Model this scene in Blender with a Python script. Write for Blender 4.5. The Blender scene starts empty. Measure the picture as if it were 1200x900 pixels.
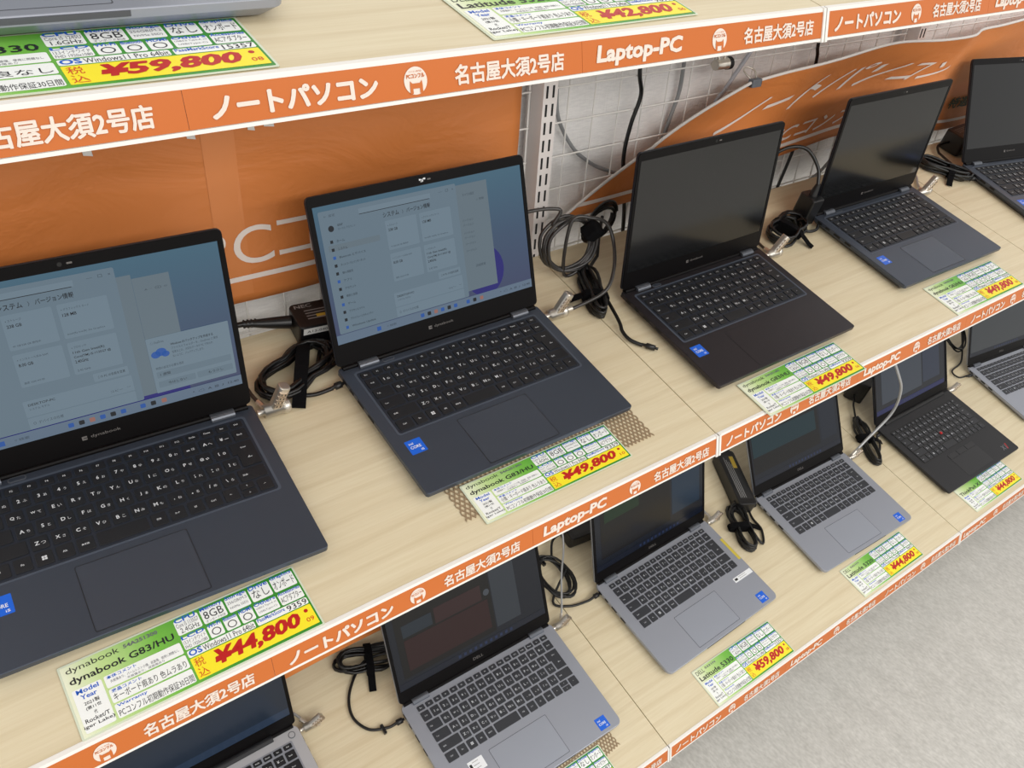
import bpy, math, random
from mathutils import Vector, Matrix
random.seed(7)
SC = bpy.context.scene
COL = SC.collection

# ------------------------------------------------------------------ camera
CAM_LOC = Vector((-0.7607, -0.3546, 0.7589))
CR = Vector((0.80197616, -0.56690301, 0.18829556))
CU = Vector((0.29987417, 0.65468862, 0.69387196))
CF = Vector((0.51663306, 0.50000379, -0.69504424))
cd = bpy.data.cameras.new('camera')
cd.sensor_width = 36.0
cd.lens = 998.8 * 36.0 / 1200.0
cd.clip_start = 0.01
cam = bpy.data.objects.new('camera', cd)
COL.objects.link(cam)
# the shelves slope down towards the aisle by TILT; shelf-borne things are built on level
# shelf axes and turned by this rotation at the end
TILT = math.radians(12.6)
ROT = Matrix.Rotation(TILT, 4, 'X')
cam.matrix_world = ROT @ Matrix(((CR.x, CU.x, -CF.x, CAM_LOC.x), (CR.y, CU.y, -CF.y, CAM_LOC.y),
                                 (CR.z, CU.z, -CF.z, CAM_LOC.z), (0, 0, 0, 1)))
SC.camera = cam

# ------------------------------------------------------------------ light
SC.view_settings.view_transform = 'Standard'
SC.view_settings.look = 'None'
SC.view_settings.gamma = 1.0
SC.view_settings.use_curve_mapping = False
SC.view_settings.exposure = -0.12
world = bpy.data.worlds.new('shop_ambient')
SC.world = world
world.use_nodes = True
world.node_tree.nodes['Background'].inputs[0].default_value = (1.0, 0.985, 0.96, 1)
world.node_tree.nodes['Background'].inputs[1].default_value = 0.82

def ceiling_or_fill_lamp(x, y, sx, sy, power):
    l = bpy.data.lights.new('ceiling_or_fill_light', 'AREA')
    l.shape = 'RECTANGLE'
    l.size, l.size_y, l.energy = sx, sy, power
    l.color = (1.0, 0.97, 0.92)
    o = bpy.data.objects.new('ceiling_or_fill_light', l)
    o.location = (x, y, 1.75)
    COL.objects.link(o)
ceiling_or_fill_lamp(0.3, -0.55, 4.2, 0.25, 6)
ceiling_or_fill_lamp(0.3, -1.9, 4.2, 0.4, 12)
ceiling_or_fill_lamp(0.3, -3.3, 5.5, 1.2, 185)  # added far lamp to brighten the back wall; no fixture known there

# ------------------------------------------------------------------ materials
def lin(c):
    c = c / 255.0
    return c / 12.92 if c <= 0.04045 else ((c + 0.055) / 1.055) ** 2.4
def rgb(r, g, b):
    return (lin(r), lin(g), lin(b), 1)
MC = {}
def mat(name, col, rough=0.5, metal=0.0, spec=0.5, emit=None, estr=1.0, bump=None, coat=0.0, alpha=1.0):
    if name in MC:
        return MC[name]
    m = bpy.data.materials.new(name)
    m.use_nodes = True
    nt = m.node_tree
    b = nt.nodes['Principled BSDF']
    b.inputs['Base Color'].default_value = rgb(*col)
    b.inputs['Roughness'].default_value = rough
    b.inputs['Metallic'].default_value = metal
    b.inputs['Specular IOR Level'].default_value = spec
    b.inputs['Coat Weight'].default_value = coat
    b.inputs['Coat Roughness'].default_value = 0.12
    if emit:
        b.inputs['Emission Color'].default_value = rgb(*emit)
        b.inputs['Emission Strength'].default_value = estr
    if bump:
        tc = nt.nodes.new('ShaderNodeTexCoord')
        n = nt.nodes.new('ShaderNodeTexNoise')
        n.inputs['Scale'].default_value = bump[0]
        n.inputs['Detail'].default_value = 3
        bp = nt.nodes.new('ShaderNodeBump')
        bp.inputs['Strength'].default_value = bump[1]
        bp.inputs['Distance'].default_value = bump[2]
        nt.links.new(tc.outputs['Object'], n.inputs['Vector'])
        nt.links.new(n.outputs['Fac'], bp.inputs['Height'])
        nt.links.new(bp.outputs['Normal'], b.inputs['Normal'])
    MC[name] = m
    return m

def ramp_mat(name, build, rough, spec=0.4, bump=0.0, bdist=0.001):
    """build(nt) -> (colour socket, height socket or None)"""
    m = bpy.data.materials.new(name)
    m.use_nodes = True
    nt = m.node_tree
    b = nt.nodes['Principled BSDF']
    b.inputs['Roughness'].default_value = rough
    b.inputs['Specular IOR Level'].default_value = spec
    c, h = build(nt)
    nt.links.new(c, b.inputs['Base Color'])
    if h is not None and bump:
        bp = nt.nodes.new('ShaderNodeBump')
        bp.inputs['Strength'].default_value = bump
        bp.inputs['Distance'].default_value = bdist
        nt.links.new(h, bp.inputs['Height'])
        nt.links.new(bp.outputs['Normal'], b.inputs['Normal'])
    MC[name] = m
    return m

def mapped(nt, scale, coord='Object', loc=(0, 0, 0)):
    tc = nt.nodes.new('ShaderNodeTexCoord')
    mp = nt.nodes.new('ShaderNodeMapping')
    mp.inputs['Scale'].default_value = scale
    mp.inputs['Location'].default_value = loc
    nt.links.new(tc.outputs[coord], mp.inputs['Vector'])
    return mp.outputs['Vector']
def noise(nt, vec, scale, detail=4, rough=0.55, dist=0.0):
    n = nt.nodes.new('ShaderNodeTexNoise')
    n.inputs['Scale'].default_value = scale
    n.inputs['Detail'].default_value = detail
    n.inputs['Roughness'].default_value = rough
    n.inputs['Distortion'].default_value = dist
    nt.links.new(vec, n.inputs['Vector'])
    return n.outputs['Fac']
def ramp(nt, fac, stops):
    r = nt.nodes.new('ShaderNodeValToRGB')
    e = r.color_ramp.elements
    while len(e) < len(stops):
        e.new(0.5)
    for i, (p, c) in enumerate(stops):
        e[i].position = p
        e[i].color = rgb(*c)
    nt.links.new(fac, r.inputs['Fac'])
    return r.outputs['Color']
def mixc(nt, fac, a, b, mode='MIX'):
    m = nt.nodes.new('ShaderNodeMix')
    m.data_type = 'RGBA'
    m.blend_type = mode
    if isinstance(fac, float):
        m.inputs[0].default_value = fac
    else:
        nt.links.new(fac, m.inputs[0])
    for s, v in ((6, a), (7, b)):
        if isinstance(v, tuple):
            m.inputs[s].default_value = v
        else:
            nt.links.new(v, m.inputs[s])
    return m.outputs[2]

def wood_nodes(nt):
    v = mapped(nt, (1.0, 9.0, 9.0))
    n1 = noise(nt, v, 2.6, 5, 0.6, 0.9)
    v2 = mapped(nt, (3.0, 90.0, 90.0))
    n2 = noise(nt, v2, 3.0, 4, 0.7)
    v3 = mapped(nt, (0.6, 3.0, 3.0))
    w = nt.nodes.new('ShaderNodeTexWave')
    w.wave_type = 'BANDS'
    w.bands_direction = 'Y'
    w.inputs['Scale'].default_value = 3.2
    w.inputs['Distortion'].default_value = 9.0
    w.inputs['Detail'].default_value = 2.5
    w.inputs['Detail Scale'].default_value = 0.7
    nt.links.new(v3, w.inputs['Vector'])
    c1 = ramp(nt, n1, [(0.28, (216, 201, 169)), (0.72, (226, 214, 185))])
    c2 = ramp(nt, w.outputs['Fac'], [(0.0, (212, 197, 165)), (0.35, (227, 215, 187)), (1.0, (224, 212, 182))])
    c = mixc(nt, 0.42, c1, c2)
    c3 = ramp(nt, n2, [(0.38, (238, 231, 216)), (0.6, (255, 255, 255))])
    return mixc(nt, 0.35, c, c3, 'MULTIPLY'), n2
M_WOOD = ramp_mat('light_maple_laminate', wood_nodes, 0.42, 0.4, 0.08, 0.0004)

def floor_nodes(nt):
    v = mapped(nt, (1.8, 0.8, 1))
    n1 = noise(nt, v, 22.0, 6, 0.7)
    n2 = noise(nt, v, 110.0, 4, 0.6)
    c = ramp(nt, n1, [(0.33, (196, 194, 189)), (0.68, (212, 210, 205))])
    c2 = ramp(nt, n2, [(0.35, (222, 222, 220)), (0.65, (255, 255, 255))])
    return mixc(nt, 0.7, c, c2, 'MULTIPLY'), n2
M_FLOOR = ramp_mat('grey_mottled_vinyl', floor_nodes, 0.45, 0.4)

def wall_nodes(nt):
    v = mapped(nt, (60, 60, 420))
    n1 = noise(nt, v, 1.0, 3, 0.6)
    v2 = mapped(nt, (380, 380, 50))
    n2 = noise(nt, v2, 1.0, 3, 0.6)
    ad = nt.nodes.new('ShaderNodeMath')
    ad.operation = 'ADD'
    nt.links.new(n1, ad.inputs[0])
    nt.links.new(n2, ad.inputs[1])
    c = ramp(nt, n1, [(0.3, (232, 231, 231)), (0.7, (245, 244, 243))])
    return c, ad.outputs[0]
M_WALL = ramp_mat('white_woven_wallpaper', wall_nodes, 0.8, 0.2, 0.5, 0.002)

def banner_nodes(nt):
    v = mapped(nt, (1, 1, 2.0))
    n = noise(nt, v, 7.0, 4, 0.55, 0.8)
    n2 = noise(nt, v, 2.0, 2)
    c = ramp(nt, n2, [(0.3, (208, 124, 62)), (0.7, (215, 130, 68))])
    return c, n
M_BANNER = ramp_mat('orange_banner_vinyl', banner_nodes, 0.5, 0.4, 0.45, 0.012)

M_RAIL = mat('white_rail_plastic', (236, 232, 226), 0.35)
M_STRIP = mat('orange_printed_strip', (198, 104, 34), 0.32, spec=0.5)
M_STRIPTXT = mat('cream_print', (230, 216, 204), 0.4)
M_BANTXT = mat('white_banner_print', (238, 226, 218), 0.5)
M_POST = mat('white_painted_steel', (236, 230, 228), 0.4)
M_SLOT = mat('slot_shadow_black', (22, 22, 24), 0.7)
M_WIRE = mat('white_coated_wire', (235, 233, 230), 0.35)
M_CABLE = mat('black_cable_rubber', (13, 13, 14), 0.33, spec=0.5)
M_CABLEBR = mat('dark_grey_coated_cable', (46, 43, 42), 0.28, spec=0.7)
M_GREYCABLE = mat('grey_cable', (140, 142, 144), 0.4)
M_STEELCABLE = mat('clear_coated_steel_cable', (176, 178, 180), 0.3, metal=0.5)
M_VELCRO = mat('black_velcro', (14, 14, 16), 0.95, spec=0.1)
M_PLUG = mat('black_plug_plastic', (20, 20, 22), 0.35)
M_BRICK = mat('black_adapter_plastic', (20, 20, 22), 0.38)
M_CHROME = mat('satin_nickel', (214, 208, 198), 0.32, metal=0.85)
M_DIAL = mat('warm_nickel_dial', (206, 190, 172), 0.35, metal=0.8)
M_NICKDARK = mat('dark_engraving', (50, 48, 46), 0.5)
M_PINK = mat('copper_tint_metal', (196, 160, 140), 0.3, metal=1.0)
M_LABELW = mat('white_label_paper', (225, 225, 222), 0.5)
M_LABELTXT = mat('grey_label_print', (150, 150, 150), 0.5)
M_LABELBLK = mat('black_label_print', (25, 25, 28), 0.5)
M_LABELYEL = mat('yellow_label_print', (200, 170, 60), 0.5)
M_MATBR = mat('brown_anti_slip_rubber', (150, 128, 100), 0.7)

# laptops
M_NAVY = mat('dark_navy_magnesium', (77, 84, 97), 0.33, metal=0.6, spec=0.5, bump=(900, 0.04, 0.0002))
M_NAVYLINE = mat('navy_groove', (84, 92, 106), 0.4, metal=0.3)
M_NAVYPAD = mat('navy_touchpad', (82, 89, 102), 0.27, metal=0.6)
M_HINGE = mat('grey_hinge_metal', (104, 108, 116), 0.35, metal=0.6)
M_KEYBLK = mat('black_keycap', (24, 25, 29), 0.5)
M_KEYTRAY = mat('black_key_tray', (24, 25, 29), 0.55)
M_LEGEND = mat('white_key_legend', (218, 220, 224), 0.5)
M_SILVER = mat('silver_grey_aluminium', (157, 161, 172), 0.36, metal=0.35, bump=(900, 0.04, 0.0002))
M_SILVERPAD = mat('silver_touchpad', (160, 165, 177), 0.32, metal=0.35)
M_SILVERLT = mat('bright_silver_aluminium', (196, 197, 202), 0.34, metal=0.4)
M_SILVERLINE = mat('silver_groove', (92, 94, 100), 0.4, metal=0.4)
M_KEYGREY = mat('charcoal_keycap', (46, 48, 54), 0.5)
M_LEGENDG = mat('grey_key_legend', (200, 204, 210), 0.5)
M_TPBLK = mat('matte_black_soft_touch', (38, 38, 41), 0.5, spec=0.4)
M_TPPAD = mat('matte_black_touchpad', (34, 34, 37), 0.4)
M_TPLINE = mat('thin_black_groove', (16, 16, 18), 0.5)
M_RED = mat('red_rubber_nub', (190, 30, 34), 0.6)
M_BEZEL = mat('black_bezel_plastic', (9, 7, 8), 0.36, spec=0.12)
M_BEZELTXT = mat('grey_bezel_logo', (104, 100, 98), 0.4)
M_LIDSHELL = mat('dark_lid_shell', (34, 36, 44), 0.4, metal=0.4)
M_LIDSILVER = mat('silver_lid_shell', (140, 142, 148), 0.36, metal=0.45)
M_FOOT = mat('rubber_foot', (18, 18, 18), 0.8)
M_PORT = mat('port_black', (6, 6, 7), 0.6)
M_BLUE = mat('blue_sticker', (20, 98, 216), 0.3)
M_STKW = mat('white_sticker_print', (236, 238, 242), 0.4)
M_YSTK = mat('yellow_sticker', (206, 186, 70), 0.5)
M_OFF = mat('dark_glossy_panel', (5, 6, 8), 0.13, spec=0.5)
def scr(name, col, s=1.0, rough=0.22):
    return mat(name, (4, 5, 6), rough, spec=0.35, emit=col, estr=s)
# ------------------------------------------------------------------ mesh builder
_tc = {}
_tcur = bpy.data.curves.new('type_source', 'FONT')
_tob = bpy.data.objects.new('type_source', _tcur)
def glyphs(s, bold=0.0, shear=0.0):
    k = (s, bold, shear)
    if k not in _tc:
        _tcur.body = s
        _tcur.size = 1.0
        _tcur.resolution_u = 6 if bold == -0.004 else 2
        _tcur.offset = bold
        _tcur.shear = shear
        _tcur.dimensions = '2D'
        _tcur.fill_mode = 'FRONT'
        me = _tob.to_mesh()
        vs = [(v.co.x, v.co.y) for v in me.vertices]
        ps = [tuple(p.vertices) for p in me.polygons]
        _tob.to_mesh_clear()
        xs = [v[0] for v in vs] or [0, 1]
        ys = [v[1] for v in vs] or [0, 1]
        _tc[k] = (vs, ps, min(xs), max(xs), min(ys), max(ys))
    return _tc[k]

def rr(x0, x1, y0, y1, r, n=4):
    """rounded rectangle outline, ccw"""
    r = min(r, (x1 - x0) / 2 - 1e-6, (y1 - y0) / 2 - 1e-6)
    if r <= 1e-6:
        return [(x0, y0), (x1, y0), (x1, y1), (x0, y1)]
    out = []
    for cx, cy, a0 in ((x1 - r, y0 + r, -90), (x1 - r, y1 - r, 0), (x0 + r, y1 - r, 90), (x0 + r, y0 + r, 180)):
        for i in range(n + 1):
            a = math.radians(a0 + 90.0 * i / n)
            out.append((cx + r * math.cos(a), cy + r * math.sin(a)))
    return out

class MB:
    def __init__(s):
        s.v, s.f, s.m, s.mats, s.sm = [], [], [], [], []
    def mi(s, m):
        if m not in s.mats:
            s.mats.append(m)
        return s.mats.index(m)
    def add(s, vs, fs, m, smooth=False):
        o = len(s.v)
        k = s.mi(m)
        s.v.extend(vs)
        for f in fs:
            s.f.append(tuple(i + o for i in f))
            s.m.append(k)
            s.sm.append(smooth)
    def loft(s, rings, m, caps=True, smooth=False, closed=True):
        n = len(rings[0])
        vs = [p for r in rings for p in r]
        fs = []
        for i in range(len(rings) - 1):
            for j in range(n if closed else n - 1):
                a, b = i * n + j, i * n + (j + 1) % n
                fs.append((a, b, b + n, a + n))
        s.add(vs, fs, m, smooth)
        if caps:
            s.add(rings[0], [tuple(range(n))[::-1]], m)
            s.add(rings[-1], [tuple(range(n))], m)
    def prism(s, poly, z0, z1, m, ch=0.0, chb=0.0, T=None):
        """outline poly (ccw) extruded z0..z1, chamfered top/bottom towards its centre"""
        cx = sum(p[0] for p in poly) / len(poly)
        cy = sum(p[1] for p in poly) / len(poly)
        xs = [p[0] for p in poly]; ys = [p[1] for p in poly]
        w, h = (max(xs) - min(xs)) / 2, (max(ys) - min(ys)) / 2
        def ins(d):
            return [(cx + (x - cx) * (1 - d / w), cy + (y - cy) * (1 - d / h)) for x, y in poly]
        rings = []
        if chb:
            rings += [[(x, y, z0) for x, y in ins(chb)], [(x, y, z0 + chb) for x, y in poly]]
        else:
            rings += [[(x, y, z0) for x, y in poly]]
        if ch:
            rings += [[(x, y, z1 - ch) for x, y in poly],
                      [(x, y, z1 - ch * 0.3) for x, y in ins(ch * 0.3)], [(x, y, z1) for x, y in ins(ch)]]
        else:
            rings += [[(x, y, z1) for x, y in poly]]
        if T:
            rings = [[T(p) for p in r] for r in rings]
        s.loft(rings, m)
    def slab(s, x0, x1, y0, y1, z0, z1, m, r=0.0, ch=0.0, chb=0.0, T=None, n=4):
        s.prism(rr(x0, x1, y0, y1, r, n), z0, z1, m, ch, chb, T)
    def quad(s, ps, m):
        s.add(ps, [tuple(range(len(ps)))], m)
    def flat(s, x0, x1, y0, y1, z, m, r=0.0, T=None):
        ps = [(x, y, z) for x, y in rr(x0, x1, y0, y1, r)]
        s.quad([T(p) for p in ps] if T else ps, m)
    def strike(s, t, x0, x1, y0, y1, z, m, w, T=None, shear=0.0, bold=0.0, n=8):
        """heavy lettering: the same glyphs laid over themselves on a small circle"""
        for i in range(n):
            a = 2 * math.pi * i / n
            dx, dy = w[0] * math.cos(a), w[1] * math.sin(a)
            s.text(t, x0 + dx, x1 + dx, y0 + dy, y1 + dy, z + i * w[2], m, bold, shear, T)
    def text(s, t, x0, x1, y0, y1, z, m, bold=0.0, shear=0.0, T=None, keep=False, align='c', sub=0):
        vs, ps, a, b, c, d = glyphs(t, bold, shear)
        if not vs:
            return
        sx, sy = (x1 - x0) / (b - a), (y1 - y0) / (d - c)
        ox, oy = x0, y0
        if keep:
            k = min(sx, sy)
            ox = {'l': x0, 'c': x0 + ((x1 - x0) - k * (b - a)) / 2, 'r': x1 - k * (b - a)}[align]
            oy = y0 + ((y1 - y0) - k * (d - c)) / 2
            sx = sy = k
        q = [(ox + (u - a) * sx, oy + (v - c) * sy, z) for u, v in vs]
        if sub:
            q, ps = subdiv(q, ps, sub)
        s.add([T(p) for p in q] if T else q, ps, m)
    def tube(s, pts, r, m, n=8, closed=False, caps=True):
        P = [Vector(p) for p in pts]
        N = len(P)
        rings = []
        up = None
        for i in range(N):
            if closed:
                t = P[(i + 1) % N] - P[i - 1]
            else:
                t = P[min(i + 1, N - 1)] - P[max(i - 1, 0)]
            if t.length < 1e-9:
                t = Vector((1, 0, 0))
            t.normalize()
            if up is None:
                up = t.orthogonal().normalized()
            up = (up - t * up.dot(t))
            if up.length < 1e-6:
                up = t.orthogonal()
            up.normalize()
            b = t.cross(up)
            rad = r[i] if isinstance(r, (list, tuple)) else r
            rings.append([tuple(P[i] + rad * (math.cos(2 * math.pi * j / n) * up + math.sin(2 * math.pi * j / n) * b)) for j in range(n)])
        if closed:
            rings.append(rings[0])
            caps = False
        s.loft(rings, m, caps, smooth=True)
    def build(s, name, parent=None, loc=None, rot=None):
        me = bpy.data.meshes.new(name)
        me.from_pydata(s.v, [], s.f)
        for m in s.mats:
            me.materials.append(m)
        me.polygons.foreach_set('material_index', s.m)
        me.polygons.foreach_set('use_smooth', s.sm)
        me.update()
        o = bpy.data.objects.new(name, me)
        COL.objects.link(o)
        if parent:
            o.parent = parent
        if loc:
            o.location = loc
        if rot:
            o.rotation_euler = rot
        return o

def subdiv(q, ps, L):
    q = [tuple(p) for p in q]
    tris = []
    for p in ps:
        for i in range(1, len(p) - 1):
            tris.append((p[0], p[i], p[i + 1]))
    mid = {}
    def m_(a, b):
        k = (min(a, b), max(a, b))
        if k not in mid:
            mid[k] = len(q)
            q.append(tuple((q[a][i] + q[b][i]) / 2 for i in range(3)))
        return mid[k]
    for _ in range(5):
        out, ch = [], False
        for a, b, c in tris:
            ls = [((Vector(q[x]) - Vector(q[y])).length, x, y, z) for x, y, z in ((a, b, c), (b, c, a), (c, a, b))]
            l, x, y, z = max(ls)
            if l > L:
                k = m_(x, y)
                out += [(x, k, z), (k, y, z)]
                ch = True
            else:
                out.append((a, b, c))
        tris = out
        if not ch:
            break
    return q, tris

def spline(pts, k=6):
    P = [Vector(p) for p in pts]
    out = []
    for i in range(len(P) - 1):
        a, b, c, d = P[max(i - 1, 0)], P[i], P[i + 1], P[min(i + 2, len(P) - 1)]
        for j in range(k):
            t = j / k
            out.append(0.5 * ((2 * b) + (c - a) * t + (2 * a - 5 * b + 4 * c - d) * t * t + (3 * b - a - 3 * c + d) * t ** 3))
    out.append(P[-1])
    return out

UPRIGHT = set()          # things hung or standing on true vertical axes
UP = [False]
def tag(o, label, cat, group=None):
    if UP[0]:
        UPRIGHT.add(o.name)
    o['label'] = label
    o['category'] = cat
    if group:
        o['group'] = group
    return o
def thing(name, label, cat, loc=(0, 0, 0), rz=0.0, group=None):
    o = bpy.data.objects.new(name, None)
    o.empty_display_size = 0.02
    COL.objects.link(o)
    o.location = loc
    o.rotation_euler = (0, 0, rz)
    return tag(o, label, cat, group)
def struct(mb, name):
    o = mb.build(name)
    o['kind'] = 'structure'
    UPRIGHT.add(o.name)
    return o
def copy_tree(o, parent=None):
    c = o.copy()
    COL.objects.link(c)
    if parent:
        c.parent = parent
    for ch in list(o.children):
        copy_tree(ch, c)
    return c

# ------------------------------------------------------------------ layout numbers
UW = 0.9132
ZM, YM = 0.0, 0.0
ZT, YT = 0.5011, 0.1124
ZB, YB = -0.596, -0.1901
YBACK = 0.405
ZF = -0.80

# ------------------------------------------------------------------ room
b = MB(); b.slab(-4, 6, -4.5, 0.50, ZF - 0.05, ZF, M_FLOOR); struct(b, 'floor')
b = MB(); b.slab(-4, 6, 0.437, 0.48, ZF, 1.0, M_WALL); struct(b, 'wall_back')

# ------------------------------------------------------------------ shelves
RD = Vector((0, -0.0118, -0.0262))          # down the face of the tilted price rail (h = 1)
RN = Vector((0, -0.0262, 0.0118)).normalized()
def rail_T(x0, y0, z0):
    def T(p):                                # p = (along, up from the lower edge 0..1, off the face)
        q = Vector((x0 + p[0], y0, z0)) + RD * (1 - p[1]) + RN * p[2]
        return tuple(q)
    return T
def strip_print(parent, T, kind):
    z = 0.0011
    W3 = (0.00045, 0.013, 0.00003)
    mb = MB()
    if kind == 'note':
        mb.strike('ノートパソコン', 0.0155, 0.1260, 0.26, 0.71, z, M_STRIPTXT, (0.0008, 0.022, 0.00003), T)
    else:
        mb.strike('Laptop-PC', 0.0145, 0.1095, 0.19, 0.74, z, M_STRIPTXT, W3, T, 0.12, 0.02)
    mb.build('strip_lettering', parent)
    mb = MB()
    cx, ry = 0.1555, 0.315
    rx = ry * 0.0287
    mb.quad([T((cx + rx * math.cos(a), 0.485 + ry * math.sin(a), z)) for a in [2 * math.pi * i / 28 for i in range(28)]], M_STRIPTXT)
    mb.strike('PCコンフル', cx - 0.0070, cx + 0.0070, 0.55, 0.64, z + 0.0003, M_STRIP, (0.00012, 0.004, 0.00001), T)
    mb.text('パソコン専門店', cx - 0.0050, cx + 0.0050, 0.675, 0.715, z + 0.0003, M_STRIP, 0, 0, T)
    pts = [(-.0050, .20), (-.0026, .20), (-.0026, .31), (.0026, .31), (.0026, .20), (.0050, .20),
           (.0050, .38), (.0046, .49), (.0030, .43), (-.0030, .43), (-.0046, .49), (-.0050, .38)]
    for q in ([0, 1, 2, 9, 10, 11], [3, 4, 5, 6, 7, 8], [2, 3, 8, 9]):
        mb.quad([T((cx + pts[i][0], pts[i][1], z + 0.0003)) for i in q], M_STRIP)
    mb.build('shop_emblem', parent)
    mb = MB()
    mb.strike('名古屋大須2号店', 0.1875, 0.2855, 0.26, 0.71, z, M_STRIPTXT, W3, T)
    mb.build('strip_lettering', parent)

def shelf(name, label, x0, y0, z0, kinds):
    t = thing(name, label, 'shelf', (x0, y0, z0))
    L = UW - 0.0016
    m = MB()
    m.slab(0, L, 0.0042, YBACK + z0 * math.tan(TILT) - y0 - 0.004, -0.012, 0, M_WOOD)
    m.build('shelf_board', t)
    m = MB()
    m.slab(0.002, L - 0.002, 0.006, YBACK + z0 * math.tan(TILT) - y0 - 0.008, -0.028, -0.012, M_POST)
    m.build('steel_tray', t)
    m = MB()
    prof = [(0.0042, 0.0006), (0.0, 0.0006)]
    o = [RD * 0.0, RD * 0.09, RD * 0.09 - RN * 0.0012, RD * 0.90 - RN * 0.0012, RD * 0.90, RD * 0.985]
    prof += [(q.y - 0.0005, q.z) for q in o]
    prof += [(RD.y + 0.004, RD.z - 0.0012), (0.0038, -0.004), (0.0042, -0.0004)]
    m.loft([[(x, p[0], p[1]) for p in prof] for x in (0.0, L)], M_RAIL)
    for x in (0.0, L - 0.0035):                 # end caps of the rail
        e = [(0.003, 0.0012), (-0.0016, 0.0012), (RD.y - 0.0022, RD.z), (RD.y + 0.003, RD.z - 0.0025)]
        m.loft([[(xx, p[0], p[1]) for p in e] for xx in (x, x + 0.0035)], M_RAIL)
    m.build('price_rail', t)
    SL = UW / 3
    for i, k in enumerate(kinds):
        T = rail_T(i * SL, 0, 0)
        a, c = (0.0045 if i == 0 else 0.0), (SL - 0.005 if i == 2 else SL - 0.0003)
        m = MB()
        lo = [T((a, 0.11, 0.0)), T((c, 0.11, 0.0)), T((c, 0.905, 0.0)), T((a, 0.905, 0.0))]
        hi = [T((a, 0.11, 0.0007)), T((c, 0.11, 0.0007)), T((c, 0.905, 0.0007)), T((a, 0.905, 0.0007))]
        m.loft([lo, hi], M_STRIP)
        s = m.build('header_strip', t)
        strip_print(s, T, k)
    return t
NL, LN = ('note', 'laptop', 'note'), ('laptop', 'note', 'laptop')
lv = [('main', ZM, YM, 'middle'), ('top', ZT, YT, 'top'), ('bottom', ZB, YB, 'bottom')]
shelf('display_shelf', 'wooden middle shelf section carrying the two laptops with lit screens', -UW, YM, ZM, LN)
shelf('display_shelf', 'wooden middle shelf section under the two dark-screened laptops right of the slotted post', 0, YM, ZM, NL)
shelf('display_shelf', 'wooden middle shelf section at the far right edge under the farthest laptop', UW, YM, ZM, LN)
shelf('display_shelf', 'wooden top shelf section holding the silver laptop edge and two price cards', -UW, YT, ZT, LN)
shelf('display_shelf', 'wooden top shelf section at the top right corner, beyond the rail joint', 0, YT, ZT, NL)
shelf('display_shelf', 'wooden bottom shelf section nearest the viewer under the leftmost two silver laptops', -UW, YB, ZB, LN)
shelf('display_shelf', 'wooden bottom shelf section between two rail joints with two silver laptops', 0, YB, ZB, NL)
shelf('display_shelf', 'wooden bottom shelf section at the right with the black laptop', UW, YB, ZB, LN)

# base plinth below the bottom shelf
M_PLINTH = mat('grey_plinth_steel', (150, 148, 144), 0.5)
m = MB(); m.slab(-2 * UW, 3 * UW, 0.02, 0.43, ZF, -0.68, M_PLINTH); struct(m, 'trim_1')
UP[0] = True

# slotted uprights
def upright(x, label):
    t = thing('slotted_upright', label, 'shelf post', (x, 0.390, ZF))
    m = MB()
    m.slab(-0.0125, 0.0125, 0, 0.036, 0, 1.75, M_POST)
    m.build('post', t)
    for sx in (-0.0062, 0.0048):
        m = MB()
        z = 0.30
        while z < 1.7:
            m.slab(sx - 0.0016, sx + 0.0016, -0.0006, 0.0004, z, z + 0.0165, M_SLOT)
            z += 0.025
        m.build('slot_column', t)
    return t
upright(-0.002, 'white slotted steel post between the orange banner and the white wire grid')
upright(UW - 0.002, 'white slotted steel post mostly hidden behind the slumped orange banner')

# wire grids in front of the wall
def wire_grid(x0, x1, label):
    z0, h = -0.471, 1.2
    t = thing('wire_grid_panel', label, 'wire grid', (x0, 0.415, z0))
    m = MB()
    r = 0.0014
    w = x1 - x0
    x = 0.053 % 0.05 - x0 % 0.05
    while x < w:
        if x > 0.004:
            m.tube([(x, 0, 0), (x, 0, h)], r, M_WIRE, 6)
        x += 0.05
    z = 0.05
    while z < h:
        m.tube([(0, -0.0027, z), (w, -0.0027, z)], r, M_WIRE, 6)
        z += 0.05
    m.build('wire_mesh', t)
    m = MB()
    m.tube([(0, 0, 0), (w, 0, 0), (w, 0, h), (0, 0, h)], 0.0022, M_WIRE, 6, closed=True)
    m.build('outer_frame', t)
wire_grid(-UW + 0.018, -0.019, 'white wire grid behind the flat orange banner with white lettering')
wire_grid(0.017, UW - 0.019, 'white wire grid with hanging cables right of the slotted post')
wire_grid(UW + 0.017, 2 * UW - 0.02, 'white wire grid at far right behind the slumped orange banner')

# ------------------------------------------------------------------ banners
def sheet(name, f, nu, nv, matl, label):
    """f(u,v) -> world point; a thin sheet of real thickness"""
    t = thing(name, label, 'banner', tuple(f(0, 0)))
    o = Vector(f(0, 0))
    m = MB()
    vs = []
    for i in range(nu + 1):
        for j in range(nv + 1):
            vs.append(tuple(Vector(f(i / nu, j / nv)) - o))
    fs = [(i * (nv + 1) + j, (i + 1) * (nv + 1) + j, (i + 1) * (nv + 1) + j + 1, i * (nv + 1) + j + 1) for i in range(nu) for j in range(nv)]
    m.add(vs, fs, matl, True)
    s = m.build('banner_sheet', t)
    md = s.modifiers.new('thickness', 'SOLIDIFY')
    md.thickness = 0.0006
    md.offset = 0
    return t, o

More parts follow.
